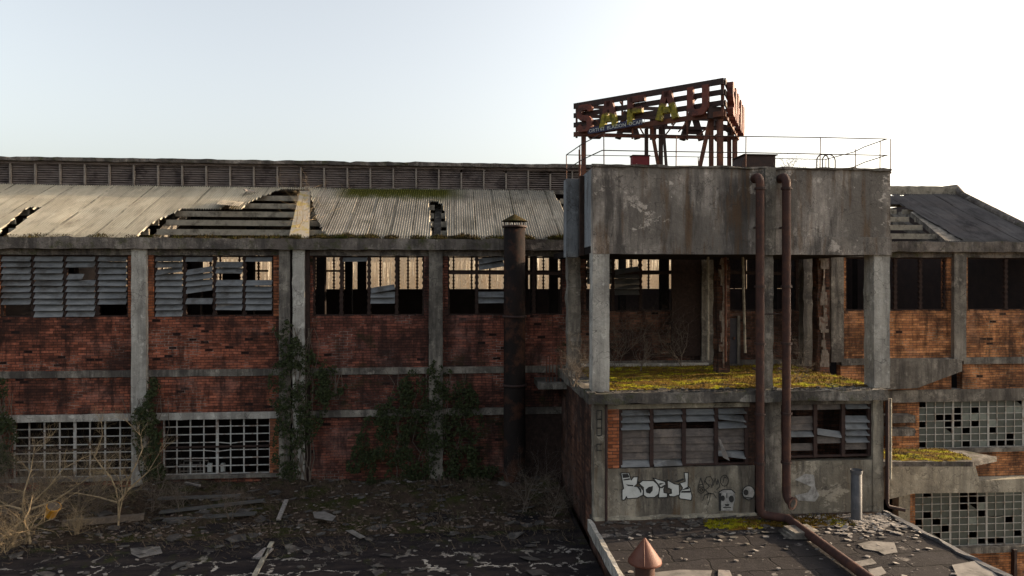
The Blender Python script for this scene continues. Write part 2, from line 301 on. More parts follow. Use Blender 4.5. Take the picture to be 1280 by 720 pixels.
# ------------------------------------------------------------------ mesh builder
class MB:
    def __init__(s): s.v = []; s.f = []; s.smooth = []
    def add(s, vs, fs, sm=False):
        n = len(s.v); s.v += [tuple(q) for q in vs]; s.f += [tuple(n+i for i in f) for f in fs]; s.smooth += [sm]*len(fs); return s
    def box(s, x0, x1, y0, y1, z0, z1, j=0.):
        vs = [(x, y, z) for z in (z0, z1) for y in (y0, y1) for x in (x0, x1)]
        if j: vs = [(a+random.uniform(-j, j), b+random.uniform(-j, j), c+random.uniform(-j, j)) for a, b, c in vs]
        return s.add(vs, [(0, 2, 3, 1), (4, 5, 7, 6), (0, 1, 5, 4), (2, 6, 7, 3), (0, 4, 6, 2), (1, 3, 7, 5)])
    def obox(s, c, size, rot):   # oriented box, rot = Matrix or euler tuple
        from mathutils import Euler
        m = Euler(rot).to_matrix(); c = Vector(c)
        vs = [c+m@Vector((sx*size[0]/2, sy*size[1]/2, sz*size[2]/2)) for sz in (-1, 1) for sy in (-1, 1) for sx in (-1, 1)]
        return s.add(vs, [(0, 2, 3, 1), (4, 5, 7, 6), (0, 1, 5, 4), (2, 6, 7, 3), (0, 4, 6, 2), (1, 3, 7, 5)])
    def rbox(s, x0, x1, y0, y1, z0, z1, axis='x', step=.25, j=.012):
        """box cut into rings along an axis, its edges chipped by noise"""
        d = {'x': (x0, x1), 'z': (z0, z1), 'y': (y0, y1)}[axis]; n = max(1, int(abs(d[1]-d[0])/step)); rings = []
        for i in range(n+1):
            t = d[0]+(d[1]-d[0])*i/n
            if axis == 'x': r = [(t, y0, z0), (t, y1, z0), (t, y1, z1), (t, y0, z1)]
            elif axis == 'z': r = [(x0, y0, t), (x1, y0, t), (x1, y1, t), (x0, y1, t)]
            else: r = [(x0, t, z0), (x1, t, z0), (x1, t, z1), (x0, t, z1)]
            o = []
            for k, p in enumerate(r):
                p = Vector(p); nv = noise.noise_vector(p*2.3+Vector((k*5.1, 0, 0)))*j*1.6
                if random.random() < .05: nv *= 2.6
                o.append(p+nv)
            rings.append(o)
        vs = [p for r in rings for p in r]; fs = []
        for i in range(n):
            for k in range(4):
                a, b = i*4+k, i*4+(k+1) % 4; fs.append((a, b, b+4, a+4))
        fs += [(0, 3, 2, 1), (n*4, n*4+1, n*4+2, n*4+3)]
        return s.add(vs, fs)
    def prism_y(s, pts, y0, y1):    # pts (x,z)
        n = len(pts); vs = [(x, y0, z) for x, z in pts]+[(x, y1, z) for x, z in pts]
        fs = [tuple(range(n)), tuple(range(2*n-1, n-1, -1))]+[(i, i+n, (i+1) % n+n, (i+1) % n) for i in range(n)]
        return s.add(vs, fs)
    def prism_x(s, pts, x0, x1):    # pts (y,z)
        n = len(pts); vs = [(x0, y, z) for y, z in pts]+[(x1, y, z) for y, z in pts]
        fs = [tuple(range(n)), tuple(range(2*n-1, n-1, -1))]+[(i, i+n, (i+1) % n+n, (i+1) % n) for i in range(n)]
        return s.add(vs, fs)
    def prism_z(s, pts, z0, z1):
        n = len(pts); vs = [(x, y, z0) for x, y in pts]+[(x, y, z1) for x, y in pts]
        fs = [tuple(range(n)), tuple(range(2*n-1, n-1, -1))]+[(i, i+n, (i+1) % n+n, (i+1) % n) for i in range(n)]
        return s.add(vs, fs)
    def tube(s, pts, rad, sides=10, cap=True):
        pts = [Vector(p) for p in pts]; n = len(pts)
        if not isinstance(rad, (list, tuple)): rad = [rad]*n
        rings = []; up = None
        for i, p in enumerate(pts):
            t = (pts[min(i+1, n-1)]-pts[max(i-1, 0)]).normalized()
            if up is None: up = Vector((0, 0, 1)) if abs(t.z) < .9 else Vector((0, 1, 0))
            a = t.cross(up)
            if a.length < 1e-5: a = t.cross(Vector((1, 0, 0)))
            a.normalize(); b = t.cross(a).normalized(); up = -b if up.dot(b) < 0 else b; b = up; a = t.cross(b).normalized()
            rings.append([p+(a*math.cos(2*math.pi*k/sides)+b*math.sin(2*math.pi*k/sides))*rad[i] for k in range(sides)])
        vs = [q for r in rings for q in r]; fs = []
        for i in range(n-1):
            for k in range(sides):
                q, r2 = i*sides+k, i*sides+(k+1) % sides; fs.append((q, r2, r2+sides, q+sides))
        s.add(vs, fs, True)
        if cap: s.add(rings[0], [tuple(range(sides))[::-1]]); s.add(rings[-1], [tuple(range(sides))])
        return s
    def lathe(s, c, prof, sides=24):      # prof (r, z)
        vs = []; fs = []
        for r, z in prof:
            vs += [(c[0]+r*math.cos(2*math.pi*k/sides), c[1]+r*math.sin(2*math.pi*k/sides), c[2]+z) for k in range(sides)]
        for i in range(len(prof)-1):
            for k in range(sides):
                a, b = i*sides+k, i*sides+(k+1) % sides; fs.append((a, b, b+sides, a+sides))
        return s.add(vs, fs, True)
    def ribbon(s, pts, w, y):            # flat stroke in an XZ plane, pts (x,z)
        for i in range(len(pts)-1):
            a, b = Vector(pts[i]), Vector(pts[i+1]); d = b-a
            if d.length < 1e-6: continue
            d.normalize(); n = Vector((-d.y, d.x))*w/2; a = a-d*w*.35; b = b+d*w*.35
            q = [a-n, b-n, b+n, a+n]; s.add([(p.x, y, p.y) for p in q], [(0, 1, 2, 3)])
        return s
    def build(s, name, mat, parent=None, label=None, kind=None):
        og = Vector((0, 0, 0)); p = parent
        while p: og += p.location; p = p.parent
        me = bpy.data.meshes.new(name)
        me.from_pydata([tuple(Vector(v)-og) for v in s.v], [], s.f)
        me.polygons.foreach_set('use_smooth', s.smooth); me.update()
        me.materials.append(M[mat] if isinstance(mat, str) else mat)
        o = bpy.data.objects.new(name, me); COL.objects.link(o); o.parent = parent
        if label: o['label'] = label
        if kind: o['kind'] = kind
        return o
def thing(name, label, cat, loc=(0, 0, 0), group=None):
    o = bpy.data.objects.new(name, None); COL.objects.link(o); o.location = loc; o.empty_display_size = .3
    o['label'] = label; o['category'] = cat
    if group: o['group'] = group
    return o
def tag(o, label=None, cat=None, group=None, kind=None):
    for k, v in (('label', label), ('category', cat), ('group', group), ('kind', kind)):
        if v: o[k] = v
    return o
def one(mb, name, mat, label, cat, group=None, kind=None, origin=None):
    if origin is None:
        xs = [v[0] for v in mb.v]; ys = [v[1] for v in mb.v]; zs = [v[2] for v in mb.v]
        origin = Vector(((min(xs)+max(xs))/2, (min(ys)+max(ys))/2, min(zs)))
    mb.v = [tuple(Vector(v)-Vector(origin)) for v in mb.v]
    o = mb.build(name, mat); o.location = origin
    return tag(o, label, cat, group, kind)

# =================================================================== SETTING
g = MB().add([(-900, -60, -15), (900, -60, -15), (900, 2500, -15), (-900, 2500, -15)], [(0, 1, 2, 3)])
tag(g.build('ground', 'ground'), kind='structure')
hb = MB(); nx, ny = 60, 14
for j in range(ny+1):
    for i in range(nx+1):
        x = -220+i*11; y = 95+j*20; t = j/ny
        z = -15.2+26*(3*t*t-2*t**3)+noise.noise(Vector((x*.01, y*.013, 0)))*3*min(1, j/2)
        hb.v.append((x, y, z))
for j in range(ny):
    for i in range(nx):
        a = j*(nx+1)+i; hb.f.append((a, a+1, a+nx+2, a+nx+1)); hb.smooth.append(True)
tag(hb.build('hillside', 'hill'), kind='structure')
tb = MB()
for k in range(5200):       # the bare wood behind the hall: one thin tapering stem with a few limbs each
    x = random.uniform(-75, 95); y = random.uniform(88, 150); h = random.uniform(12, 20)+(y-88)*.12; zb = -15
    r = random.uniform(.08, .2); lx, ly = random.uniform(-.8, .8), random.uniform(-.5, .5)
    q = [(x-r, y, zb), (x+r, y, zb), (x+lx+.02, y+ly, zb+h), (x+lx-.02, y+ly, zb+h)]
    tb.add(q, [(0, 1, 2, 3)])
    for m in range(7):
        t = random.uniform(.35, .95); px_, py_, pz_ = x+lx*t, y+ly*t, zb+h*t; a = random.uniform(0, 6.28); L = random.uniform(1, 3.2)*(1.2-t)
        ex = px_+math.cos(a)*L; ez = pz_+L*random.uniform(.5, 1.4)
        tb.add([(px_-.03, py_, pz_), (px_+.05, py_, pz_), (ex, py_+math.sin(a)*L, ez)], [(0, 1, 2)])
tag(tb.build('bare_woodland', 'far_tree'), 'hazy beige mass of bare winter trees seen through the broken windows', 'woodland', kind='stuff')

# =================================================================== FACTORY HALL
YW = 27.0
COLX = [-23.05, -17.5, -11.94, -6.27, -.73, 4.8, 10.3, 15.8, 21.2, 25.5]
hall = thing('factory_hall', 'long derelict brick and concrete factory hall with a sagging corrugated roof', 'factory', (1, 27, -8.1))
def zy(py, px=260): return at(px, py, YW).z
SILL = -1.42; HEAD = .95
def brickbox(mat, x0, x1, z0, z1, y0=27.1, y1=27.42): MB().box(x0, x1, y0, y1, z0, z1).build('brick_wall', mat, hall)
WINS = {1: ["########..", "##########", "##.h######", "########.."],
        2: ["##t#######", "#.t//t.#..", ".##.#####.", "#...#####."],
        3: ["..........", "#.........", ".....t##..", ".........."],
        4: ["..........", "tt....##..", "..........", ".........."],
        5: ["#####.....", "..t####...", "..........", ".........."],
        6: ["..........", "..........", "..........", "..........",],
        7: ["..........", "..........", "..........", ".........."],
        8: ["..........", "..........", "..........", ".........."],
        0: ["########..", "##########", "##########", "########.."]}
def louvre_window(b, x0, x1, z0, z1):
    n = 4; w_ = (x1-x0)/n; rows = 10; ph = (z1-z0)/rows
    fr = MB(); y = 27.16
    fr.box(x0, x1, y, y+.1, z1-.05, z1); fr.box(x0, x1, y, y+.1, z0, z0+.05)
    for i in range(n+1):
        xx = x0+i*w_; e = .05
        lo, hi = max(x0, xx-e), min(x1, xx+e)
        if b >= 3 and i in (1, 3) and random.random() < .25: continue
        fr.box(lo, hi, y-.01, y+.09, z0+.051, z1-.051)
        for r in range(rows):      # slat brackets: the scalloped edge of every mullion
            zc = z0+(r+.5)*ph
            fr.prism_y([(max(x0, xx-.085), zc-.02), (max(x0, xx-.06), zc-.07), (min(x1, xx+.06), zc-.07), (min(x1, xx+.085), zc-.02), (min(x1, xx+.06), zc+.06), (max(x0, xx-.06), zc+.06)], y-.02, y+.1)
    if b in (4, 5, 6):
        fr.obox(((x0+x1)/2, y+.05, z1-.66), (x1-x0, .06, .13), (0, random.uniform(-.02, .03), 0))
    wo = fr.build('louvred_window', 'frame', hall)
    for c in range(n):
        mb = MB(); any_ = False
        for r, ch in enumerate(WINS[b][c]):
            if ch == '.':
                if mb.v: mb.build('louvre_slats', 'slat' if b < 5 else 'slat_dk', wo); mb = MB()
                continue
            any_ = True
            zc = z1-(r+.5)*ph; cx = x0+(c+.5)*w_; roll = random.uniform(-.012, .012); dz = 0; ww = w_-.13
            if ch == '/': roll = -random.uniform(.08, .16)
            if ch == 't': roll = -random.uniform(.14, .2)
            if ch == 'h': ww *= .55; cx -= .2
            tilt = R(38)+random.uniform(-.12, .12)
            mb.obox((cx, 27.13, zc), (ww, .015, ph*1.22), (-tilt+R(0), roll, 0))
        if mb.v: mb.build('louvre_slats', 'slat' if b < 5 else 'slat_dk', wo)
def steel_window(x0, x1, z0, z1, nc, nr, parent, y=27.2, glass=0., mat='steelwin', thick=(), midbar=True, barw=.022):
    fr = MB(); w_ = (x1-x0)/nc; h_ = (z1-z0)/nr
    for i in range(nc+1):
        e = barw*2.6 if i in thick else (barw if i % 2 else barw*1.25)
        xx = min(max(x0+i*w_, x0+e), x1-e)
        fr.box(xx-e, xx+e, y, y+.05, z0, z1)
    for r in range(nr+1):
        zz = z0+r*h_; e = barw*.9
        if random.random() < .12 and 0 < r < nr: # a bar bent out of line
            a = random.randint(0, nc-3); 
            fr.add([(x0, y-.004, zz-e), (x0+a*w_, y-.004, zz-e), (x0+(a+1)*w_, y-.01, zz-e-.05), (x0+(a+2)*w_, y-.004, zz-e), (x1, y-.004, zz-e),
                    (x0, y-.004, zz+e), (x0+a*w_, y-.004, zz+e), (x0+(a+1)*w_, y-.01, zz+e-.05), (x0+(a+2)*w_, y-.004, zz+e), (x1, y-.004, zz+e)], [(k, k+1, k+6, k+5) for k in range(4)])
        else: fr.box(x0, x1, y-.004, y+.046, max(zz-e, z0-.01), min(zz+e, z1+.01))
    wo = fr.build('steel_window', mat, parent)
    if midbar: MB().box(x0, x1, y-.03, y+.06, (z0+z1)/2-.06, (z0+z1)/2+.01).build('dark_transom', 'frame', wo)
    if glass:
        gl = MB(); gp = MB()
        for i in range(nc):
            for r in range(nr):
                q = random.random()
                if q > glass-.26+noise.noise(Vector((i*.3-.5, r*.4, z0)))*.8+.026*i: continue
                m = gp if random.random() < .05 else gl
                a, b2, c, d = x0+i*w_+barw, x0+(i+1)*w_-barw, z0+r*h_+barw, z0+(r+1)*h_-barw
                if random.random() < .03: m.add([(a, y+.02, c), (b2, y+.02, c), (a, y+.02, d)], [(0, 1, 2)])
                else: m.box(a, b2, y+.018, y+.024, c, d)
        if gl.v: gl.build('window_pane', 'glass', wo)
        if gp.v: gp.build('window_pane', 'glass_pale', wo, label='whitened window pane')
    return wo
for b in range(9):
    xa, xb = COLX[b], COLX[b+1]
    hw = .25
    if b+1 == 3: xr = -6.78
    else: xr = xb-hw
    xl = -5.72 if b == 3 else xa+hw
    if b == 8: xr = xb
    east = b >= 5
    bm = 'brick_or' if east else ('brick_red' if b < 3 else 'brick_mid')
    if b in (5, 6): bm = 'brick_br'  # bays behind the tank: darker brick, the shadow there put into the colour
    if b == 8: bm = 'brick_or'
    sill = -1.30 if east else SILL
    j = .22
    for (q0, q1) in ((xl, xl+j), (xr-j, xr)): MB().box(q0, q1, 27.08, 27.42, sill, HEAD).build('brick_jamb', 'brick_jamb' if (b < 3) else bm, hall)
    louvre_window(b, xl+j, xr-j, sill+.02, HEAD-.01)
    # ragged top course
    rag = MB(); x = xl
    while x < xr-.3:
        if random.random() < .8: rag.box(x+.01, min(xr, x+random.uniform(.22, .28)), 27.09, 27.3, sill-.002, sill+random.uniform(.01, .05), .004)
        x += .3
    rag.build('broken_sill_bricks', bm, hall)
    if not east:
        brickbox(bm, xl, xr, -3.44, sill)
        MB().rbox(xl, xr, 27.03, 27.42, -3.70, -3.44).build('concrete_band', 'concrete', hall)
        brickbox(bm, xl, xr, -5.10, -3.70)
        MB().rbox(xl, xr, 27.01, 27.42, -5.36, -5.10).build('lintel', 'concrete' if b > 2 else 'col_light', hall)
        if b in (1, 2, 0):
            wx0, wx1 = (gx(17, 27.2), xr-.02) if b == 1 else (gx(204, 27.2), gx(338, 27.2)) if b == 2 else (xl+.8, xr-.2)
            zb = -7.5
            if wx0 > xl: brickbox(bm, xl, wx0, zb, -5.36)
            if wx1 < xr: brickbox('brick_jamb' if b == 2 else bm, wx1, xr, zb, -5.36)
            steel_window(wx0, wx1, zb, -5.36, 8, 7, hall, thick=(4,), barw=.019)
            brickbox(bm, xl, xr, -8.2, zb-.12); MB().rbox(xl, xr, 26.98, 27.42, zb-.12, zb).build('window_sill', 'concrete', hall)
        else:
            brickbox(bm, xl, xr, -8.2, -5.36, y0=27.16)
    else:
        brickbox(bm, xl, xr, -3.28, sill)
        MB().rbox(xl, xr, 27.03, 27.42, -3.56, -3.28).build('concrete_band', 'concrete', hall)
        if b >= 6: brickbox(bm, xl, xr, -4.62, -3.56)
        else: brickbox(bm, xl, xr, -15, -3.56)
# east lower storeys
XE0 = gx(1109, 27); XE1 = 25.5; xw = gx(1147, 27.2); xw2 = gx(1142, 27.2)
MB().rbox(XE0, XE1, 26.97, 27.42, -5.12, -4.62).build('lintel', 'concrete', hall)
brickbox('brick_or', XE0, xw, -7.15, -5.12)
steel_window(xw, XE1-.4, -7.12, -5.12, 14, 7, hall, glass=.92, mat='steelwin_dk', thick=(4, 8, 12), midbar=False, barw=.017)
brickbox('brick_or', XE1-.4, XE1, -7.15, -5.12)
MB().rbox(xw-.2, XE1, 26.95, 27.42, -7.28, -7.12).build('window_sill', 'concrete', hall)
brickbox('brick_or', XE0, XE1, -8.35, -7.28, y0=27.12)
MB().rbox(gx(1180, 26.9), XE1, 26.9, 27.42, -8.88, -8.35).build('lintel', 'haunch', hall)
steel_window(xw2, XE1-.4, -11.3, -8.9, 14, 8, hall, glass=.92, mat='steelwin_dk', thick=(4, 8, 12), midbar=False, barw=.017)
MB().rbox(xw2-.2, XE1, 26.95, 27.42, -11.55, -11.3).build('window_sill', 'concrete', hall)
brickbox('brick_or', XE0, XE1, -15, -11.55)
brickbox('brick_or', xw2-.25, xw2, -11.3, -8.9)
MB().rbox(gx(1123, 27), gx(1137, 27), 26.98, 27.4, -11.3, -8.8, 'z').build('column', 'haunch', hall)
MB().rbox(gx(1268, 26.8), gx(1272, 26.8), 26.8, 27.0, -15, -11.4, 'z').build('downpipe', 'rust_dk', hall)
# haunched beams
MB().prism_y([(lambda p: (p.x, p.z))(at(a, c, 26.75)) for a, c in ((1109, 449), (1202, 449), (1202, 464), (1146, 485), (1109, 487))], 26.72, 27.03).build('haunched_beam', 'concrete', hall)
MB().prism_y([(lambda p: (p.x, p.z))(at(a, c, 26.6)) for a, c in ((1105, 581), (1216, 578), (1222, 600), (1281, 597), (1281, 614), (1140, 616), (1105, 624))], 26.5, 26.9).build('haunched_beam', 'haunch', hall)
lp = [atz(a, c, -6.62) for a, c in ((1100, 577), (1216, 577), (1246, 571), (1205, 563), (1100, 560))]
MB().prism_z([(p.x, p.y) for p in lp], -6.80, -6.62).build('canopy_slab', 'slab', hall)
for z in (-5.6, -6.15): MB().rbox(gx(1108, 26.6), gx(1144, 26.6), 26.6, 27.09, z-.3, z).build('board_infill', 'concrete', hall)

# columns on the facade
for i, X in enumerate(COLX):
    if i == 3:
        MB().rbox(gx(349, 26.9), gx(362.5, 26.9), 26.86, 27.3, -8.2, 1.18, 'z').build('column', 'concrete', hall)
        MB().rbox(gx(366, 26.9), gx(381, 26.9), 26.86, 27.3, -8.2, 1.18, 'z').build('column', 'col_light', hall)
        MB().box(gx(362.5, 26.9), gx(366, 26.9), 27.0, 27.3, -8.2, 1.18).build('expansion_joint', 'dark', hall)
        MB().box(gx(381, 26.9), gx(386.5, 26.9), 26.95, 27.3, -8.2, 1.18).build('dark_strip', 'frame', hall)
    elif i == 5: continue
    else:
        lo = -8.2 if i < 5 else (-3.4 if i > 6 else -3.4)
        MB().rbox(X-.27, X+.27, 26.9, 27.3, lo, 1.18, 'z').build('column', 'col_light' if i == 2 else 'concrete', hall)
# eave beam + head beam
for b in range(9):
    xa, xb = COLX[b], COLX[b+1]
    MB().rbox(xa+.004, xb-.004, 26.72, 27.3, 1.18, 1.60, j=.02).build('eave_beam', 'eave', hall)
    MB().rbox(xa, xb, 27.02, 27.4, HEAD, 1.18).build('head_beam', 'eave', hall)
MB().box(gx(640, 27.1), gx(706, 27.1), 27.09, 27.15, -8.2, -5.37).build('recess_shade_panel', 'frame', hall)  # flat dark panel standing in for the shade of a recess
# inner structure: portal frames, inner columns, floors
for i, X in enumerate(COLX):
    mb = MB(); mb.prism_x([(27.2, 1.15), (32.7, 3.9), (41.4, 3.9), (47, 2.2), (47, 1.9), (41.3, 3.5), (32.8, 3.5), (27.2, .8)], X-.15, X+.15)
    mb.build('portal_frame', 'concrete' if i != 3 else 'purlin', hall)
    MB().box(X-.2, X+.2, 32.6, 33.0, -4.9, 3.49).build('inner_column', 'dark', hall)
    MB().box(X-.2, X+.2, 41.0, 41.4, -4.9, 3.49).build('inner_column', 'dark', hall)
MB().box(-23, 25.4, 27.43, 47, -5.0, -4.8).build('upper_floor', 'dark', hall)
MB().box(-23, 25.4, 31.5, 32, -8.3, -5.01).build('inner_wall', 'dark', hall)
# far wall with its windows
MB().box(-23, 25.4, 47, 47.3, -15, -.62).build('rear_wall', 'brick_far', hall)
MB().box(-23, 25.4, 47, 47.3, 1.95, 2.35).build('rear_beam', 'brick_far', hall)
for i, X in enumerate(COLX): MB().box(X-.3, X+.3, 46.9, 47.2, -.62, 1.95).build('rear_column', 'frame', hall)
fm = MB(); x = -22.5
while x < 25:
    fm.box(x-.05, x+.05, 47.05, 47.12, -.62, 1.95)
    for r in range(11): fm.prism_y([(x-.11, -.5+r*.23), (x, -.6+r*.23), (x+.11, -.5+r*.23), (x, -.4+r*.23)], 47.04, 47.13)
    x += random.choice((.62, 1.25, 1.25))
for X in COLX[:3]+COLX[4:-1]: fm.box(X+.3, X+5, 47.03, 47.1, .55, .68)
fm.build('rear_mullions', 'frame', hall)
fs_ = MB()       # slats surviving in the rear windows
for k in range(8):
    x = random.choice((-15.5, -13, -9.6, -8.5, -2.5, 1.2, 7.1, 8.2, 12, 13.2, 18.4)); z = -.6+random.randint(0, 9)*.25
    fs_.box(x, x+1.1, 47.06, 47.1, z, z+.28)
for X in (15.8, 21.2): fs_.box(X+.3, X+5, 47.05, 47.1, -.6, 1.95)
fs_.build('rear_slats', 'frame', hall)
# gables
for X in (-23.3, 25.4):
    MB().prism_x([(27.42, -15), (47.3, -15), (47.3, 2.3), (41.5, 4.2), (32.6, 4.2), (27.42, 1.5)], X, X+.3).build('gable_wall', 'brick_far', hall)  # near-black brick puts the dark of the interior into the colour
# rear slope, a lantern roof over the louvred clerestory
CX1 = 10.2
MB().prism_x([(41.4, 4.3), (47.4, 2.35), (47.4, 2.45), (41.4, 4.42)], -23.4, 25.8).build('rear_roof', 'sheet_e', hall)
ck = MB(); ck.rbox(-23.4, CX1, 32.35, 33.0, 5.39, 5.56, j=.025); ck.box(-23.4, CX1, 33.0, 41.6, 5.4, 5.5); ck.build('clerestory_cap', 'eave', hall)
MB().rbox(-23.4, CX1, 32.5, 32.75, 4.14, 4.34, j=.02).build('clerestory_kerb', 'concrete', hall)
MB().box(-23.4, CX1, 41.3, 41.4, 4.2, 5.39).build('clerestory_back', 'clere', hall)
MB().box(-23.4, -23.3, 32.7, 41.3, 4.2, 5.39).build('clerestory_end', 'clere', hall)
MB().box(CX1-.1, CX1, 32.7, 41.3, 4.2, 5.39).build('clerestory_end', 'clere', hall)
k = 0; x = -20-1.07*3
while x < CX1-1.2:
    MB().box(x-.035, x+.035, 32.5, 32.6, 4.345, 5.27 if x < -1 or k % 2 else 5.12).build('clerestory_post', 'clere_post', hall)
    mb = MB(); broken = x > 4.3-1 and x < 6.5
    for r in range(9):
        z = 4.34+r*.105
        mb.obox((x+.535, 32.62, z+.07), (.985, .018, 0.065 if x > 3 else .1), (-R(35), random.uniform(-.006, .006), 0))
    mb.build('clerestory_louvre', 'clere', hall)
    x += 1.07; k += 1
MB().box(-23.3, CX1, 32.52, 32.68, 5.27, 5.385).build('clerestory_rail', 'clere', hall)
# ridge beams east of the lantern
MB().rbox(CX1, 25.6, 32.55, 32.85, 4.34, 4.75, j=.02).build('ridge_beam', 'purlin', hall)
MB().rbox(CX1, 25.6, 41.2, 41.5, 4.2, 4.44, j=.02).build('ridge_beam', 'purlin', hall)
# purlins
for dy in (.25, 1.15, 2.05, 2.95, 3.85, 4.75):
    y = 27+dy; z = EZ+RS*dy
    mb = MB()
    for b in range(9): mb.box(COLX[b]+.16, COLX[b+1]-.16, y-.05, y+.05, z-.36, z-.13, .006)
    mb.build('purlin', 'purlin', hall)
# ---- corrugated slope with its holes
def inside(p, poly):
    c = False; n = len(poly)
    for i in range(n):
        x1, y1 = poly[i]; x2, y2 = poly[(i+1) % n]
        if (y1 > p[1]) != (y2 > p[1]) and p[0] < (x2-x1)*(p[1]-y1)/(y2-y1)+x1: c = not c
    return c
HOLES_PX = [
 [(-12, 303), (4, 285), (32, 260.5), (49, 260.5), (22, 282), (0, 303)],
 [(163, 302), (180, 287), (196, 276), (212, 267.5), (222, 264), (232, 260), (276, 261), (286, 253), (291, 257), (282, 262), (300, 262), (306, 258), (313, 252), (337, 242), (347, 237), (386, 235), (389, 244), (392, 260), (398, 278), (403, 288), (412, 302)],
 [(537, 253), (545, 251), (554, 256), (557, 275), (560, 302), (540, 302)],
 [(690, 236), (698, 250), (707, 266), (716, 285), (745, 285), (745, 236)],
 [(1020, 250), (1115, 255), (1130, 256.5), (1145, 265.5), (1175, 283.5), (1207, 302), (1020, 302)],
 [(960, 228), (1192, 230), (1212, 243.5), (960, 244)]]
HOLES = [[(lambda p: (p.x, p.y))(at_roof(*q)) for q in h] for h in HOLES_PX]
def roof_section(x0, x1, mat, lift=0., lab=None):
    P = .10; n = int((x1-x0)/(P/4)); ny = 26; y0, y1 = 26.84, 32.5; mb = MB(); idx = {}
    def vert(i, j):
        if (i, j) in idx: return idx[(i, j)]
        x = x0+i*P/4; y = y0+(y1-y0)*j/ny
        sheet = math.floor(x/.86); row = min(3, int(j/6.5))
        w0 = (0, 1, 0, -1)[i % 4]*.036
        sag = noise.noise(Vector((x*.35, y*.5, 1)))*.05+noise.noise(Vector((sheet*3.3, row*7.7, 5)))*.018
        z = EZ+RS*(y-27)+w0+sag+lift-(j/6.5-row)*.02
        if j == 0: y -= noise.noise(Vector((sheet*1.7, 2, 2)))*.07
        idx[(i, j)] = len(mb.v); mb.v.append((x, y, z)); return idx[(i, j)]
    for i in range(n):
        for j in range(ny):
            x = x0+(i+.5)*P/4; y = y0+(y1-y0)*(j+.5)/ny
            jx = noise.noise(Vector((x*6, y*6, 0)))*.05
            if any(inside((x+jx, y+jx), h) for h in HOLES): continue
            mb.f.append((vert(i, j), vert(i+1, j), vert(i+1, j+1), vert(i, j+1))); mb.smooth.append(True)
    return mb.build('corrugated_roof', mat, hall, label=lab)
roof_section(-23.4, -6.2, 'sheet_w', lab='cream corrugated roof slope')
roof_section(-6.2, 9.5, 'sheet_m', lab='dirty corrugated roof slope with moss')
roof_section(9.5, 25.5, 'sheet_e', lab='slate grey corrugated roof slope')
# fallen sheet hanging in the hole
mb = MB(); c = at_roof(292, 256)
for k in range(40):
    for j in range(2):
        pass
def loose_sheet(c, w_, L, rot, mat, parent, name='loose_sheet', P=.085, amp=.02):
    from mathutils import Euler
    m = Euler(rot).to_matrix(); mb = MB(); n = int(w_/(P/4)); c = Vector(c)
    for j in range(7):
        for i in range(n+1):
            mb.v.append(tuple(c+m@Vector((i*P/4-w_/2, (j/6-.5)*L, (0, 1, 0, -1)[i % 4]*amp-((j/6-.5)**2)*.12))))
    for j in range(6):
        for i in range(n):
            a = j*(n+1)+i; mb.f.append((a, a+1, a+n+2, a+n+1)); mb.smooth.append(True)
    return mb.build(name, mat, parent) if parent is not None else mb
loose_sheet(c+Vector((0, -.3, .06)), .95, 1.25, (R(14), .06, .12), 'sheet_m', hall)
p = at_roof(338, 243)
MB().obox(p+Vector((-.9, -.1, .15)), (.5, .16, .06), (R(26), 0, .9)).build('loose_slate', 'plate', hall)
# pale cross wall under the joint of the roof, with yellow lichen
g_ = NG('lichen_concrete'); cc = g_.mix(g_.ramp(g_.noise(1.4, 7, .7), .50, .60), (.26, .235, .195), (.26, .20, .06))
g_.bump(g_.noise(12, 6, .7), .02); M['lichen'] = g_.done(cc, .9)
ws = [at_roof(360, 300), at_roof(386, 300), at_roof(388, 238), at_roof(375, 238)]
mb = MB(); vs = [(p.x, p.y, p.z-.02) for p in ws]+[(p.x, p.y, p.z-.32) for p in ws]
mb.add(vs, [(0, 1, 2, 3), (7, 6, 5, 4), (0, 4, 5, 1), (1, 5, 6, 2), (2, 6, 7, 3), (3, 7, 4, 0)]); mb.build('cross_wall', 'lichen', hall)
# sloping gable strip along the east hole and verge
ea = [at_roof(*q) for q in ((1182, 299), (1207, 300), (1146, 263), (1138, 263))]
mb = MB(); vs = [(p.x, p.y, p.z-.06) for p in ea]+[(p.x, p.y, p.z-.3) for p in ea]
mb.add(vs, [(0, 1, 2, 3), (7, 6, 5, 4), (0, 4, 5, 1), (1, 5, 6, 2), (2, 6, 7, 3), (3, 7, 4, 0)]); mb.build('roof_rafter', 'concrete', hall)
MB().tube([(25.55, y, EZ+RS*(y-27)+.06) for y in (26.8, 28.5, 30.5, 32.3)]+[(25.55, 32.75, 4.72), (25.55, 33.6, 4.75), (25.55, 41.3, 4.5)], .17, 12).build('verge_cap', 'eave', hall)
# gutter moss
gm = MB(); 
for k in range(15000):
    px_ = random.uniform(345, 715) if random.random() < .8 else random.uniform(0, 345)
    x = gx(px_, 26.95); dens = noise.noise(Vector((x*1.3, 0, 3)))
    if dens < -.15 and random.random() < .8: continue
    y = random.uniform(26.74, 27.3); z = 1.57+max(0, y-27)*.5; h = random.uniform(.03, .13)*(1.2+dens*2.2)*(1 if px_ > 340 else .5); a = random.uniform(0, 3.14); r = .022
    gm.add([(x-r*math.cos(a), y-r*math.sin(a), z), (x+r*math.cos(a), y+r*math.sin(a), z), (x+random.uniform(-.04, .04), y+random.uniform(-.04, .04), z+h)], [(0, 1, 2)])
tag(gm.build('gutter_moss', 'moss_dk'), 'dark moss and grass tufts growing in the roof gutter', 'moss', kind='stuff')

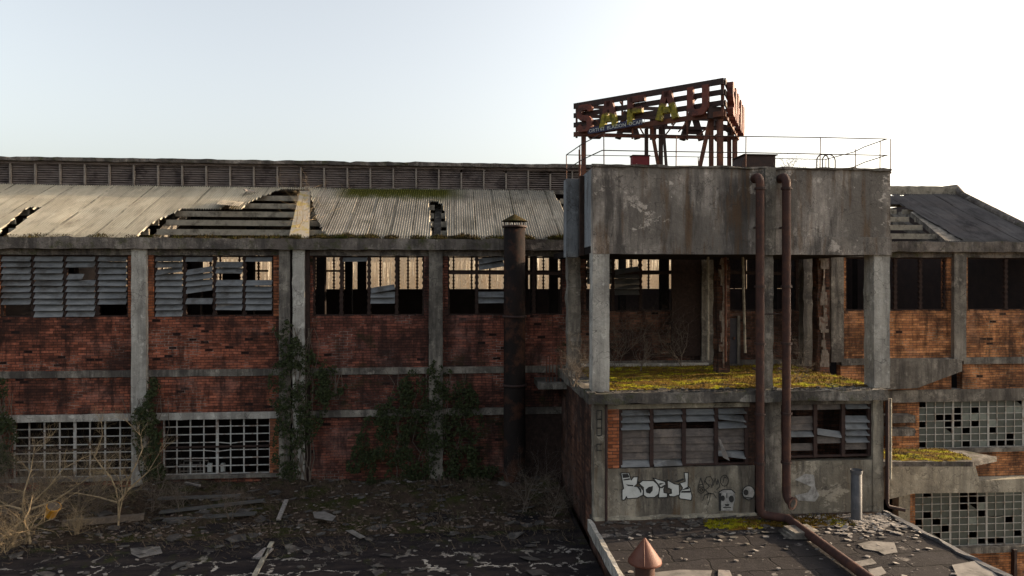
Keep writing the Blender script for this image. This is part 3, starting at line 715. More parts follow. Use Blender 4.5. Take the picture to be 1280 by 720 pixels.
# =================================================================== TANK TOWER
YT = 20.5
TX0, TX1 = gx(741, YT), gx(1113, YT); TZ0, TZ1 = .80, 3.47
CXA, CXB = gx(955, YT), gx(968, YT)
tower = thing('tank_tower', 'concrete water tank raised on columns above a graffitied block', 'water tower', ((TX0+TX1)/2, 23, -7.4))
# tank (front skin split into pours so that the joints show)
def slabwall(x0, x1, z0, z1, y0, y1, mat, name, nx=18, nz=8, j=.012):
    mb = MB()
    for k in range(nz+1):
        for i in range(nx+1):
            x = x0+(x1-x0)*i/nx; z = z0+(z1-z0)*k/nz
            edge = (k in (0, nz))
            mb.v.append((x, y0+noise.noise(Vector((x*.9, 0, z*.9)))*j, z+(noise.noise(Vector((x*3, k, 0)))*.03 if edge else 0)))
    for k in range(nz):
        for i in range(nx): a = k*(nx+1)+i; mb.f.append((a, a+1, a+nx+2, a+nx+1)); mb.smooth.append(True)
    mb.box(x0, x1, y0+.03, y1, z0+.02, z1-.02)
    return mb.build(name, mat, tower)
TYB = 24.3
slabwall(TX0, TX1, TZ0, TZ1, YT, YT+.3, 'tank', 'tank_wall')
zl = at(1040, 296, YT).z
MB().rbox(gx(985, 20.4), TX1+.01, YT-.05, YT+.02, TZ0-.01, zl).build('tank_ring_beam', 'tank', tower)
MB().rbox(CXA, CXB, YT-.10, YT+.02, TZ0-.02, TZ1+.03, 'z').build('pilaster', 'concrete', tower)
MB().box(TX0+.02, TX1-.02, YT+.3, TYB, TZ0+.02, TZ0+.25).build('tank_floor', 'dark', tower)
MB().box(TX0-.3, TX1, TYB, 26.70, TZ0+.02, TZ0+.22).build('shading_slab', 'dark', tower)  # added, unseen slab that closes the gap and darkens the space below
MB().box(TX1-.3, TX1-.01, YT+.3, TYB, TZ0+.26, TZ1-.02).build('tank_wall', 'tank', tower)
MB().box(TX0+.01, TX0+.3, YT+.3, TYB, TZ0+.26, TZ1-.02).build('tank_wall', 'tank_shade', tower)
MB().box(TX0+.3, TX1-.3, TYB-.3, TYB, TZ0+.26, TZ1-.02).build('tank_wall', 'tank', tower)
MB().box(TX0+.31, TX1-.31, YT+.31, TYB-.31, TZ1-.25, TZ1-.1).build('tank_roof', 'slab', tower)
MB().box(gx(708, 22.9), TX0-.0, 22.9, 23.5, TZ0-.02, 3.45).build('tank_fin', 'tank_shade', tower)
MB().box(gx(724.5, 22.0), TX0+.005, 21.9, 22.1, TZ0, 3.4).build('tank_joint', 'frame', tower)
cop = MB(); cop.rbox(TX0-.03, TX1+.02, YT-.06, YT+.26, TZ1-.01, TZ1+.06, j=.03, step=.15)
cop.build('coping', 'eave', tower)
# columns
ZP = -3.43
MB().rbox(gx(741, 20.5), gx(762, 20.5), 20.52, 21.05, ZP, TZ0+.03, 'z').build('column', 'col_light', tower)
MB().rbox(gx(1093, 20.5), TX1, 20.52, 21.05, ZP, TZ0+.03, 'z').build('column', 'col_light', tower)
MB().rbox(CXA+.03, CXB-.02, 20.55, 21.0, ZP, TZ0+.03, 'z', j=.025).build('column', 'concrete', tower)
for X, m_ in ((4.25, 'concrete'), (9.75, 'brick_br'), (13.55, 'brick_br')):
    MB().rbox(X-.22, X+.24, 24.0, 24.4, ZP, TZ0+.03, 'z', j=.03).build('column', m_, tower)
MB().rbox(gx(1003, 26.5), gx(1018, 26.5), 26.4, 26.8, ZP, TZ0+.3, 'z', j=.03).build('column', 'concrete', tower)
for X in (9.75, 13.55):      # flaked render left on the rear pillars
    pb = MB(); z = -3.2
    while z < .75:
        h = random.uniform(.12, .4); x0 = X+random.uniform(-.2, -.02); x1 = X+random.uniform(.02, .2)
        if random.random() < .8: pb.box(x0, x1, 23.955, 24.02, z, min(TZ0, z+h), .012)
        else: pb.box(X-.03, X+.02, 23.955, 24.02, z, min(TZ0, z+h), .012)
        z += h-.01
    pb.build('flaked_render', 'felt_wall', tower)
# platform slab
PX0, PX1 = gx(741, 20.15)-.12, gx(1110, 20.15)
MB().rbox(PX0, PX1, 20.15, 20.62, -3.74, ZP, j=.03, step=.15).build('platform_edge', 'slab', tower)
MB().box(PX0, PX1, 20.6, 26.88, -3.72, ZP-.01).build('platform', 'slab', tower)
MB().rbox(PX0-.02, PX0+.2, 20.2, 26.8, -3.72, ZP+.03, 'y', j=.03).build('platform_edge', 'slab', tower)
MB().box(TX0+.5, gx(885, 26.3), 26.2, 26.45, ZP-.01, ZP+.13, .01).build('kerb', 'col_light', tower)
# base block
BZ = -7.36
def pz(py, px=850): return at(px, py, 20.6).z
W0, W1, W2 = pz(510), pz(584), pz(648)
xs = lambda px: gx(px, 20.6)
def tw(name, mat, a, b, z0, z1, y0=20.6, y1=20.9, **k): return MB().rbox(xs(a), xs(b), y0, y1, z0, z1, 'z', **k).build(name, mat, tower)
tw('corner_pilaster', 'render', 742, 757, BZ, -3.73, y0=20.54)
tw('brick_wall', 'brick_jamb', 758, 774, W1, W0, y0=20.62, j=0)
tw('header', 'haunch', 757, 936, W0+.004, pz(504), y0=20.56)
tw('apron_wall', 'render', 758, 943, BZ, W1-.003, y0=20.58, j=.006)
tw('brick_wall', 'brick_br', 936, 955, W1, W0+.1, y0=20.64, j=0)
tw('pilaster', 'concrete', 955, 975, BZ, -3.73, y0=20.52)
tw('header', 'concrete', 975, 1092, pz(508), pz(500), y0=20.58)
tw('apron_wall', 'render', 975, 1090, BZ, pz(576, 1030), y0=20.58, j=.006)
tw('corner_pilaster', 'render', 1090, 1103, BZ, -3.73, y0=20.54)
tw('upper_strip', 'dark', 757, 955, pz(504)+.004, -3.73, y0=20.66)
MB().box(xs(742)+.02, TX0+.32, 20.92, 27.0, BZ-.9, -3.73).build('side_wall', 'brick_br', tower)
MB().box(TX1-.3, TX1-.02, 20.92, 27.0, -15, -3.73).build('side_wall', 'brick_br', tower)
MB().rbox(xs(742)-.03, xs(742)+.22, 20.56, 21.1, BZ-.9, BZ, 'z').build('corner_pilaster', 'concrete', tower)
MB().box(TX0+.33, TX1-.31, 22.0, 22.2, BZ, -3.73).build('inner_wall', 'brick_br', tower)
MB().rbox(xs(742), xs(943), 20.46, 20.6, BZ-.01, BZ+.09, j=.03, step=.12).build('plinth', 'haunch', tower)
# ladder-like rectangles painted on the left pilaster
mk = MB()
for a, b in ((513, 524), (524, 535), (535, 544), (555, 563)):
    c0 = at(746, a, 20.53); c1 = at(752, b, 20.53)
    mk.ribbon([(c1.x, c0.z), (c0.x, c0.z), (c0.x, c1.z), (c1.x, c1.z)] if b > 550 else [(c0.x, c0.z), (c1.x, c0.z), (c1.x, c1.z), (c0.x, c1.z), (c0.x, c0.z)], .025, 20.515)
mk.build('painted_marks', 'black', tower)
# windows in the block
def block_window(px0, px1, py0, py1, cols, patt, seed):
    random.seed(seed)
    x0, x1 = xs(px0), xs(px1); z1, z0 = pz(py0), pz(py1); fr = MB(); n = cols; w_ = (x1-x0)/n; y = 20.66
    fr.box(x0, x1, y, y+.1, z1-.05, z1); fr.box(x0, x1, y, y+.1, z0, z0+.06)
    for i in range(n+1):
        xx = min(max(x0+i*w_, x0+.05), x1-.05); fr.box(xx-.06, xx+.06, y-.02, y+.1, z0, z1)
    wo = fr.build('louvred_window', 'rust_dk', tower)
    rows = 8; ph = (z1-z0)/rows
    for c in range(n):
        lo = MB(); dk = MB()
        for r in range(rows):
            ch = patt[c][r]
            if ch not in '#/' and lo.v: lo.build('louvre_slats', 'slat', wo); lo = MB()
            if ch != 'd' and dk.v: dk.build('louvre_slats', 'slat_br', wo, label='dark grimy louvre slats'); dk = MB()
            zc = z1-(r+.5)*ph; cx = x0+(c+.5)*w_
            if ch in '#/': lo.obox((cx, y+.02, zc), (w_-.13, .014, ph*1.12), (-R(40)+random.uniform(-.15, .15), random.uniform(-.02, .02) if ch == '#' else random.choice((.14, -.12)), random.uniform(-.04, .04)))
            if ch == 'd': dk.obox((cx, y+.05, zc), (w_-.12, .014, ph*1.05), (-R(12)+random.uniform(-.1, .1), random.uniform(-.01, .01), 0))
        if lo.v: lo.build('louvre_slats', 'slat', wo)
        if dk.v: dk.build('louvre_slats', 'slat_br', wo, label='dark grimy louvre slats')
    random.seed(seed+1)
block_window(774, 936, 510, 583, 4, ["###dddd#", "##.dddd#", "##.ddddd", "#/#ddd/."], 11)
block_window(985, 1090, 507, 576, 3, ["d.dd#.d.", "d.../d..", "#.####d."], 12)
MB().box(xs(774), xs(936), 21.3, 21.35, W1, -4.6).build('dusty_back_panel', 'brick_br', tower)
# broken sheet dangling in the window
a, b = at(898, 548, 20.5), at(912, 576, 20.5)
MB().add([(a.x, 20.5, a.z), (a.x+.08, 20.5, a.z-.05), (b.x, 20.48, b.z), (b.x-.2, 20.52, b.z+.1)], [(0, 1, 2, 3)]).build('torn_sheet', 'plate', tower)
# big pipes
def pipe(px, ptop, pts_extra, name, lab, rr=.128):
    X = gx(px, 20.1); zt = at(px, ptop, 20.1).z
    pts = [(X, 20.75, zt-.08), (X, 20.45, zt+.0)]
    for k in range(0, 7):
        a = math.pi/2*k/6; pts.append((X, 20.32-.22*math.sin(a), zt-.24+.24*math.cos(a)+.02))
    pts += pts_extra(X)
    th = thing(name, lab, 'pipe', (X, 20.1, BZ))
    MB().tube(pts, rr, 14).build('pipe_run', 'rust_pipe', th)
    for zz in (zt-.36, -.2, -1.95, -4.1, -5.6): MB().tube([(X, 20.1, zz-.035), (X, 20.1, zz+.035)], rr+.04, 14).build('flange', 'rust_dk', th)
    for zz in (-2.8, 1.6): MB().box(X-.03, X+.03, 20.1, 20.6 if zz > 0 or True else 21, zz, zz+.05).build('bracket', 'rust_dk', th)
    return th
def ext1(X):
    e = atz(1092, 727, BZ+.15); m_ = atz(990, 641, BZ+.2)
    m_ = atz(984, 648, BZ+.17); return [(X, 20.1, 2.0), (X, 20.1, -2), (X, 20.1, BZ+.42), (X+.02, 20.08, BZ+.27), (X+.09, 20.05, BZ+.19), (X+.22, 20.0, BZ+.17), tuple(m_+Vector((-.12, .06, 0))), tuple(m_+Vector((.02, -.03, 0))), tuple(m_+(e-m_)*.08), tuple(e), tuple(e+(e-m_)*.6)]
pipe(950, 221, ext1, 'downpipe', 'left of the two rust red overflow pipes, bending out across the low roof')
def ext2(X): return [(X, 20.1, 2.0), (X, 20.1, -2), (X, 20.1, BZ+.85), (X+.01, 20.09, BZ+.72), (X+.03, 20.02, BZ+.62), (X+.07, 19.9, BZ+.57)]
t2 = pipe(983, 221, ext2, 'downpipe', 'right of the two rust red overflow pipes, ending in an open elbow')
X2 = gx(983, 20.1); MB().lathe((0, 0, 0), [(.16, 0), (.20, 0), (.20, .05), (.16, .05), (.12, .0)]).v
MB().tube([(X2+.07, 19.9, BZ+.57), (X2+.09, 19.86, BZ+.565)], .2, 16).build('elbow_flange', 'rust_pipe', t2)
MB().tube([(X2+.09, 19.86, BZ+.565), (X2+.0935, 19.853, BZ+.564)], .12, 16).build('elbow_mouth', 'black', t2)
# cross bracket between pipes
MB().tube([(gx(950, 20.1), 20.25, -1.05), (gx(985, 20.1), 20.25, -1.05)], .02, 6).build('cross_bracket', 'rust_dk', t2)
# thin drain pipes
th = one(MB().tube([(xs(756.5), 20.46, -3.8), (xs(756.5), 20.46, BZ)], .045, 10), 'drain_pipe', 'rust_dk', 'thin dark drain pipe on the left corner of the graffitied block', 'pipe')
th = thing('drain_pipe', 'pale rusty drain pipe with a kicked out foot on the right corner', 'pipe', (xs(1106), 20.4, BZ))
xx = xs(1104.5)
MB().tube([(xx, 20.42, -3.75), (xx, 20.42, BZ+.3), (xx+.05, 20.4, BZ+.2), (xx+.45, 20.2, BZ+.14)], .055, 10).build('pipe_run', 'rust_dk', th)
MB().tube([(xx+.12, 20.45, -3.75), (xx+.12, 20.45, -6.3)], .05, 8).build('pale_conduit', 'haunch', th)
# standing galvanised flue on deck
fx = at(1070.5, 645, 19.9); th = thing('vent_flue', 'short grey galvanised flue standing in front of the block', 'flue', (fx.x, 19.9, BZ))
MB().lathe((fx.x, 19.9, BZ-.02), [(.155, 0), (.155, 1.52), (.13, 1.52), (.13, 1.2)]).build('flue_tube', 'galv', th)
MB().lathe((fx.x, 19.9, BZ+1.44), [(.175, 0), (.175, .1)]).build('collar', 'galv', th)
# rods hanging under the tank
for px, py0, py1, m_ in ((907, 318, 452, 'rust'), (928.5, 320, 441, 'purlin'), (885, 345, 450, 'purlin')):
    a, b = at(px, py0, 23.6), at(px+(3 if px == 928.5 else 0), py1, 23.6)
    one(MB().tube([(a.x, 23.6, TZ0+.03), (b.x, 23.6, max(ZP, b.z))], .045, 8), 'hanging_pipe', m_,
        {907: 'thin rusty pipe rising from the mossy platform to the tank', 928.5: 'thin pale pipe hanging free under the tank', 885: 'thin pale pipe beside the flaking rear pillar'}[px], 'pipe', 'thin pipes under the tank')
# door in the hall wall seen under the tank
d0, d1 = at(894, 398, 26.95), at(922, 452, 26.95)
dr = MB().box(d0.x, d1.x, 27.0, 27.08, ZP, d0.z).build('door', 'door', hall)
MB().box(d1.x, d1.x+.12, 26.96, 27.09, ZP, d0.z+.1).build('door_frame', 'concrete', dr)
MB().box(d1.x-.16, d1.x-.1, 26.95, 27.0, ZP+1, ZP+1.1).build('handle', 'rust', dr)
MB().box(d0.x-1.8, d0.x-.5, 26.99, 27.09, -3.1, 0.9).build('shade_panel', 'frame', hall)  # dark sheet put in for the darkness left of the door

# moss carpet on the platform
def carpet(x0, x1, y0, y1, z, mat, name, label, nx, ny, amp=.05, thr=-.2, shape=None, kindcat='moss', tuft=0):
    mb = MB(); idx = {}
    def h(x, y):
        e = min((x-x0), (x1-x), (y-y0), (y1-y))*2.0
        v = noise.fractal(Vector((x*.9, y*1.4, z)), 1.0, 2.0, 4)
        return min(e, .6)+v*.6
    def vt(i, j):
        if (i, j) in idx: return idx[(i, j)]
        x = x0+(x1-x0)*i/nx; y = y0+(y1-y0)*j/ny; q = h(x, y)
        zz = z+.005+amp*max(0, min(1.4, (q-thr)))+abs(noise.noise(Vector((x*9, y*9, 3))))*amp*.7
        idx[(i, j)] = len(mb.v); mb.v.append((x, y, zz if q > thr else z+.004)); return idx[(i, j)]
    for i in range(nx):
        for j in range(ny):
            x = x0+(x1-x0)*(i+.5)/nx; y = y0+(y1-y0)*(j+.5)/ny
            if h(x, y) > thr+noise.noise(Vector((x*7, y*7, 1)))*.15: mb.f.append((vt(i, j), vt(i+1, j), vt(i+1, j+1), vt(i, j+1))); mb.smooth.append(True)
    for k in range(tuft):
        x = random.uniform(x0, x1); y = random.uniform(y0, y1)
        if h(x, y) < thr+.1: continue
        a = random.uniform(0, 3.14); r = .015; hh = random.uniform(.03, .09); zz = z+amp*.6
        mb.add([(x-r*math.cos(a), y-r*math.sin(a), zz), (x+r*math.cos(a), y+r*math.sin(a), zz), (x+random.uniform(-.03, .03), y, zz+hh)], [(0, 1, 2)])
    return tag(mb.build(name, mat), label, kindcat, kind='stuff')
carpet(TX0+.45, TX1-.15, 20.75, 26.4, ZP, 'moss', 'platform_moss', 'bright yellow green moss carpet on the platform under the tank', 190, 110, amp=.06, thr=.12, tuft=7000)
carpet(gx(880, 19.8), gx(1065, 19.8), 19.35, 20.35, BZ, 'moss', 'roof_moss', 'yellow green moss along the foot of the block', 80, 30, amp=.05, thr=.2, tuft=2500)
lx = [p.x for p in lp]; carpet(min(lx)+.1, max(lx)-1.0, min(p.y for p in lp)+.1, max(p.y for p in lp)-.2, -6.62, 'moss', 'canopy_moss', 'moss covering the small canopy slab right of the tower', 60, 30, amp=.05, thr=.2, tuft=1200)

# =================================================================== TANK-TOP: railing, sign, box, hatch
RZ = TZ1+.04
rl = thing('railing', 'thin rusty guard railing around the tank roof', 'railing', (TX0, YT, RZ))
corners = [(TX0+.3, YT+.1), (TX1-.05, YT+.1), (TX1-.05, TYB-.1), (TX0-.2, TYB-.1)]
zt = 4.50
fpx = [755, 845, 932, 1025, 1113]
posts = [(gx(p, YT+.1), YT+.1) for p in fpx]+[(TX1-.12, YT+.35), (TX1-.05, 22.3), (TX1-.05, TYB-.1), (11.2, TYB-.1), (8.9, TYB-.1), (6.6, TYB-.1), (TX0-.2, TYB-.1), (TX0-.05, 22.4), (TX0+.08, 23.2), (TX0+.3, TYB-.1)]
for x, y in posts: MB().tube([(x, y, RZ-.05), (x+random.uniform(-.02, .02), y, zt)], .017, 6).build('railing_post', 'rust', rl)
for zz in (zt, 3.98):
    m_ = MB()
    P = [(TX0+.3, YT+.1), (6.4, YT+.11), (9, YT+.09), (11.4, YT+.1), (TX1-.03, YT+.1)]
    m_.tube([(a, b, zz+random.uniform(-.012, .012)) for a, b in P], .017, 6)
    m_.build('handrail', 'rust_dk', rl)
    m_ = MB(); m_.tube([(TX1-.05, YT+.1, zz), (TX1-.05, 21.8, zz-.02), (TX1-.05, 22.4, zz-.08), (TX1-.05, TYB-.1, zz-.02)], .017, 6); m_.build('handrail', 'rust_dk', rl)
    m_ = MB(); m_.tube([(TX1-.05, TYB-.1, zz-.02), (9, TYB-.1, zz), (TX0-.2, TYB-.1, zz)], .014, 6); m_.build('handrail', 'rust_dk', rl)
    m_ = MB(); m_.tube([(TX0-.2, TYB-.1, zz), (TX0+.0, 22.2, zz+.0), (TX0+.3, YT+.1, zz)], .017, 6); m_.build('handrail', 'rust_dk', rl)
L_, N_, R_ = Vector((4.27, 24.3)), Vector((8.48, 20.76)), Vector((10.5, 24.4)); SB, ST = 5.16, 6.36
sg = thing('rooftop_sign', 'triangular rusty rooftop sign with big red letters S A F A U on dark rails', 'sign', (7.5, 23, RZ))
for A, B, nm in ((L_, N_, 'front'), (N_, R_, 'side'), (L_, R_, 'back')):
    d = (B-A).normalized(); n = Vector((d.y, -d.x)); ang = math.atan2(d.y, d.x); L = (B-A).length; c = (A+B)/2
    for k in range(4):
        z = SB+.09+k*(ST-SB-.18)/3
        MB().obox((c.x, c.y, z), (L-.07, .05, (.17 if k < 3 else .2) if nm != 'back' else .12), (0, 0, ang)).build('sign_rail', 'rust_dk' if k else 'rust', sg)
    for t in (.02, .35, .68, .98):
        q = A+(B-A)*t-n*.06 if nm != 'back' else A+(B-A)*t+n*.06
        MB().box(q.x-.03, q.x+.03, q.y-.03, q.y+.03, SB-.03, ST-.04).build('sign_upright', 'rust', sg)
def letter_strokes(ch):
    if ch == 'A': return [[(.0, 0), (.42, 1)], [(.58, 1), (1, 0)], [(.2, .34), (.8, .34)], [(.36, .9), (.64, .9)]]
    if ch == 'F': return [[(.14, 0), (.14, 1)], [(.14, .91), (1, .91)], [(.14, .5), (.85, .5)]]
    if ch == 'U': return [[(.13, 1), (.13, .25), (.3, .09), (.7, .09), (.87, .25), (.87, 1)]]
    if ch == 'S': return [[(.95, .78), (.8, .91), (.25, .91), (.12, .78), (.14, .6), (.3, .52), (.7, .48), (.87, .38), (.88, .2), (.75, .09), (.2, .09), (.05, .22)]]
def make_letter(A, B, t0, t1, ch, mat, z0, z1, side=1, dep=.2):
    d = (B-A).normalized(); n = Vector((d.y, -d.x))*side; L = (B-A).length; mb = MB(); W_ = (t1-t0)*L; H = z1-z0; th_ = .2
    for st in letter_strokes(ch):
        pts = [Vector((p[0]*(W_-th_)+th_/2 if ch != 'A' else p[0]*(W_-th_)+th_/2, p[1]*H)) for p in st]
        for i in range(len(pts)-1):
            a, b = pts[i], pts[i+1]; e = (b-a).normalized(); nn = Vector((-e.y, e.x))*th_/2
            if len(pts) > 2:
                a = a-e*(th_*.22 if i else 0); b = b+e*(th_*.22 if i < len(pts)-2 else 0)
            q = [a-nn, b-nn, b+nn, a+nn]; vs = []
            for dd in (.035+.001*i, dep+.001*i):
                for p in q:
                    w2 = A+d*(t0*L+p.x)+n*dd; vs.append((w2.x, w2.y, z0+min(max(p.y, -.02), H+.02)))
            mb.add(vs, [(0, 1, 2, 3), (7, 6, 5, 4), (0, 4, 5, 1), (1, 5, 6, 2), (2, 6, 7, 3), (3, 7, 4, 0)])
    return mb.build('letter', mat, sg)
def tline(px):
    d = ray(px, HY); A, B = L_, N_; e = B-A
    # solve A+e*t parallel to d
    return -(A.x*d.y-A.y*d.x)/(e.x*d.y-e.y*d.x)
for ch, a, b, m_ in (('S', 722, 745, 'letter'), ('A', 752, 775, 'letter_y'), ('F', 784, 812, 'letter_y'), ('A', 822, 850, 'letter_y'), ('U', 858, 891, 'letter')):
    make_letter(L_, N_, tline(a), tline(b), ch, m_, SB+.12, ST-.16)
for i, ch in enumerate('SAFAU'):
    make_letter(N_, R_, .04+i*.195, .04+i*.195+.155, ch, 'letter', SB+.08, ST-.05, dep=.22)
    make_letter(L_, R_, .84-i*.195, .84-i*.195+.15, ch, 'rust_dk', SB+.0, ST-.2, side=-1)
# struts
tz = RZ-.08
def strut(a, b, r=.05, m='rust'): MB().obox(((Vector(a)+Vector(b))/2), (r*2, r*2, (Vector(b)-Vector(a)).length), (Vector(b)-Vector(a)).to_track_quat('Z', 'Y').to_euler()).build('strut', m, sg)
strut((L_.x+.35, L_.y-.2, tz), (L_.x+.35, L_.y-.2, SB), .075)
def bs(px0, px1, Y, r=.05, m='rust'):
    strut((gx(px0, Y), Y, tz), (gx(px1, Y), Y, SB+.05), r, m)
bs(808, 808, 23, .055, 'rust_dk'); bs(826, 826, 22.6, .06, 'rust_dk'); bs(826, 814, 22.6, .05); bs(834, 829, 22.4, .04, 'rust_dk')
bs(889, 889, 21.3, .06); bs(900, 900, 21.1, .08); bs(873, 888, 21.3, .055)
bs(911.5, 911.5, 24.2, .06); bs(918.5, 918.5, 24.1, .07)
bb = at(896, 160, 21.0); MB().box(bb.x-.28, bb.x+.16, 20.98, 21.1, SB-.4+.38, SB+.35).build('gusset', 'rust_dk', sg)
for (px0, py0, px1, py1) in ((826, 176, 850, 146), (808, 174, 800, 160), (870, 172, 886, 158), (745, 150, 752, 160), (775, 127, 782, 138), (848, 165, 862, 148), (866, 128, 872, 122)):
    a, b = at(px0, py0, 23.5 if px0 < 860 else 22.5), at(px1, py1, 23.5 if px0 < 860 else 22.5)
    MB().tube([a, b], .028, 6).build('brace', 'rust', sg)
# banner with its lettering
def text_mesh(s_, size, name, mat, parent, origin, rot, extr=.003):
    cu = bpy.data.curves.new('t', 'FONT'); cu.body = s_; cu.size = size; cu.extrude = extr; cu.resolution_u = 2
    o = bpy.data.objects.new('t', cu); me = bpy.data.meshes.new_from_object(o); bpy.data.objects.remove(o)
    me.materials.clear(); me.materials.append(M[mat]); q = bpy.data.objects.new(name, me); COL.objects.link(q)
    q.parent = parent; q.location = origin; q.rotation_euler = rot; me.name = name; return q
d = (N_-L_).normalized(); n = Vector((d.y, -d.x)); t0, t1 = tline(738), tline(806); A = L_+(N_-L_)*t0; B = L_+(N_-L_)*t1; cc = (A+B)/2+n*.19; ang = math.atan2(d.y, d.x)
bn = thing('banner', 'narrow dark banner with white lettering tied under the yellow letters', 'banner', (A.x, A.y, SB))
MB().obox((cc.x, cc.y, SB+.13), ((B-A).length, .012, .22), (0, -.03, ang)).build('cloth', 'banner', bn)
tp = A+n*.20; text_mesh('ORTI 62  BLAZION  OCAPN', .172, 'lettering', 'white', bn, (tp.x-A.x+.05*d.x, tp.y-A.y+.05*d.y, .03), (R(90), -.03, ang))
# small dark doodle between the letters
# red tin box
a, b = at(791, 207, 21.2), at(812, 195, 21.2)
rb = thing('red_box', 'small faded red tin box under the sign', 'box', ((a.x+b.x)/2, 21.3, RZ))
MB().box(a.x, b.x, 21.2, 21.5, RZ-.05, b.z).build('body', 'red_box', rb)
MB().box(a.x-.02, b.x+.02, 21.17, 21.53, b.z, b.z+.03).build('lid', 'rust_dk', rb)
sq = MB(); sq.ribbon([(a.x+.08, RZ+.12), (a.x+.12, RZ+.18), (a.x+.16, RZ+.11), (a.x+.22, RZ+.14), (a.x+.27, RZ+.1), (a.x+.42, RZ+.12)], .03, 21.195); sq.build('faded_script', 'pink_paint', rb)
# hatch cover
hx0, hx1 = gx(922, 22.5), gx(970, 22.5); hz = at(945, 194, 22.5).z
ht = thing('roof_hatch', 'low dark sloping sided hatch on the tank roof', 'hatch', ((hx0+hx1)/2, 23, RZ-.1))
MB().prism_y([(hx0, RZ-.1), (hx1-.02, RZ-.1), (hx1-.02, hz), (hx0+.25, hz)], 22.5, 23.4).build('hatch_body', 'rust_dk', ht)
MB().box(hx0+.2, hx1+.05, 22.45, 23.45, hz, hz+.035).build('hatch_lid', 'frame', ht)
# ladder hoops
lh = thing('ladder_hoops', 'curved ladder hoops at the edge of the tank roof', 'ladder', (gx(1030, 21.3), 21.3, RZ))
for px0, px1, Y in ((1021, 1036, 21.2), (1028, 1044, 21.5)):
    x0, x1 = gx(px0, Y), gx(px1, Y); zz = at(1030, 193, Y).z-.1; r = (x1-x0)/2; c = (x0+x1)/2
    MB().tube([(x0, Y, RZ-.15), (x0, Y, zz-.1)]+[(c-r*math.cos(math.pi*k/8), Y, zz-.1+.2*math.sin(math.pi*k/8)) for k in range(9)]+[(x1, Y, RZ-.15)], .022, 6).build('hoop', 'rust_dk', lh)
one(MB().obox((gx(1072, 21.5), 21.4, RZ+.05), (2.2, .12, .07), (0, 0, .03)).obox((gx(1055, 21.8), 21.8, RZ+.18), (.9, .08, .04), (0, -.2, .1)), 'plank', 'wood', 'long loose plank lying on the right end of the tank roof', 'plank')

# =================================================================== GRAFFITI (flat paint, 4 mm proud of the wall)
def gp(ox, oy, sc, x, y, Y=20.56): p = at(ox+x/sc, oy+y/sc, Y); return (p.x, p.z)
gf = thing('graffiti', 'large white block letter graffiti with black outlines on the block wall', 'graffiti', (xs(815), 20.56, BZ+.5))
gwhite = [[(75,135),(195,135),(228,240),(262,195),(330,192),(315,305),(275,335),(370,345),(410,400),(405,465),(320,510),(170,520),(155,490),(130,540),(92,540),(92,385),(115,370)],
 [(330,265),(355,285),(400,250),(560,250),(620,300),(655,370),(640,450),(580,500),(470,505),(415,470),(410,350),(350,300)],
 [(555,210),(740,265),(745,310),(715,380),(720,430),(770,440),(770,500),(640,505),(650,380),(665,350),(620,290)],
 [(770,240),(880,300),(945,310),(955,460),(870,490),(800,485),(790,445),(835,440),(830,380),(775,360)],
 [(1025,130),(1085,130),(1080,330),(1110,360),(1140,480),(1130,545),(960,520),(945,490),(960,420),(1000,360),(955,290),(1040,260)]]
gblack = [[(92,150),(180,145),(205,200),(105,210)], [(108,232),(205,213),(212,235),(115,247)], [(270,325),(330,335),(375,370),(383,410),(370,440),(355,400),(320,350)],
 [(555,330),(548,400),(510,445),(455,430),(445,385),(490,345)], [(650,290),(725,285),(650,320)], [(660,355),(730,310),(735,330),(690,365)],
 [(880,260),(1010,215),(1020,240),(930,275)], [(975,395),(1085,335),(1095,375)], [(975,430),(985,405),(1115,400),(1115,430)]]
for pl in gwhite:
    q = [gp(770, 580, 12, *p) for p in pl]
    MB().prism_y(q, 20.563, 20.566).build('painted_letter', 'white', gf)
ol = MB()
for pl in gwhite:
    q = [gp(770, 580, 12, *p) for p in pl]; ol.ribbon(q+[q[0]], .028, 20.5615)
for pl in gblack: ol.prism_y([gp(770, 580, 12, *p) for p in pl], 20.558, 20.562)
ol.prism_y([gp(770, 580, 12, *p) for p in ((150,305),(260,315),(255,335),(180,330))], 20.558, 20.562)
ol.build('outline', 'black', gf)
tg = MB()
def circ(cx, cy, rx, ry, n=16, a0=0, a1=6.3): return [(cx+rx*math.cos(a0+(a1-a0)*k/n), cy+ry*math.sin(a0+(a1-a0)*k/n)) for k in range(n+1)]
for st in ([(130,300),(165,180),(205,300)], [(140,270),(190,262)], circ(170,335,42,40), circ(172,335,18,16), [(210,240),(240,170),(290,160),(325,220),(305,300)], [(215,215),(275,290),(225,335),(270,380)],
           [(325,280),(350,185),(375,270),(385,200),(410,295),(370,330)], circ(470,215,50,72), [(450,240),(470,165),(490,180)], [(270,380),(215,400),(190,470)], [(270,380),(330,385),(365,440)], [(290,380),(280,450),(255,530)], [(260,385),(250,440)], [(240,385),(300,375)]):
    tg.ribbon([gp(860, 580, 10.29, *p) for p in st], .022, 20.565)
one(tg, 'graffiti_tag', 'black', 'thin black scribbled tag right of the white graffiti', 'graffiti')
def face(name, lab, pale, blacks, lines):
    th = thing(name, lab, 'graffiti', (gp(860, 580, 10.29, pale[0][0], pale[0][1])[0], 20.56, BZ+.1))
    MB().prism_y([gp(860, 580, 10.29, *p) for p in pale], 20.563, 20.566).build('painted_face', 'grey_spray', th)
    m_ = MB()
    for b in blacks: m_.prism_y([gp(860, 580, 10.29, *p) for p in b], 20.557, 20.562)
    for l in lines: m_.ribbon([gp(860, 580, 10.29, *p) for p in l], .03, 20.5615)
    m_.build('dark_features', 'black', th)
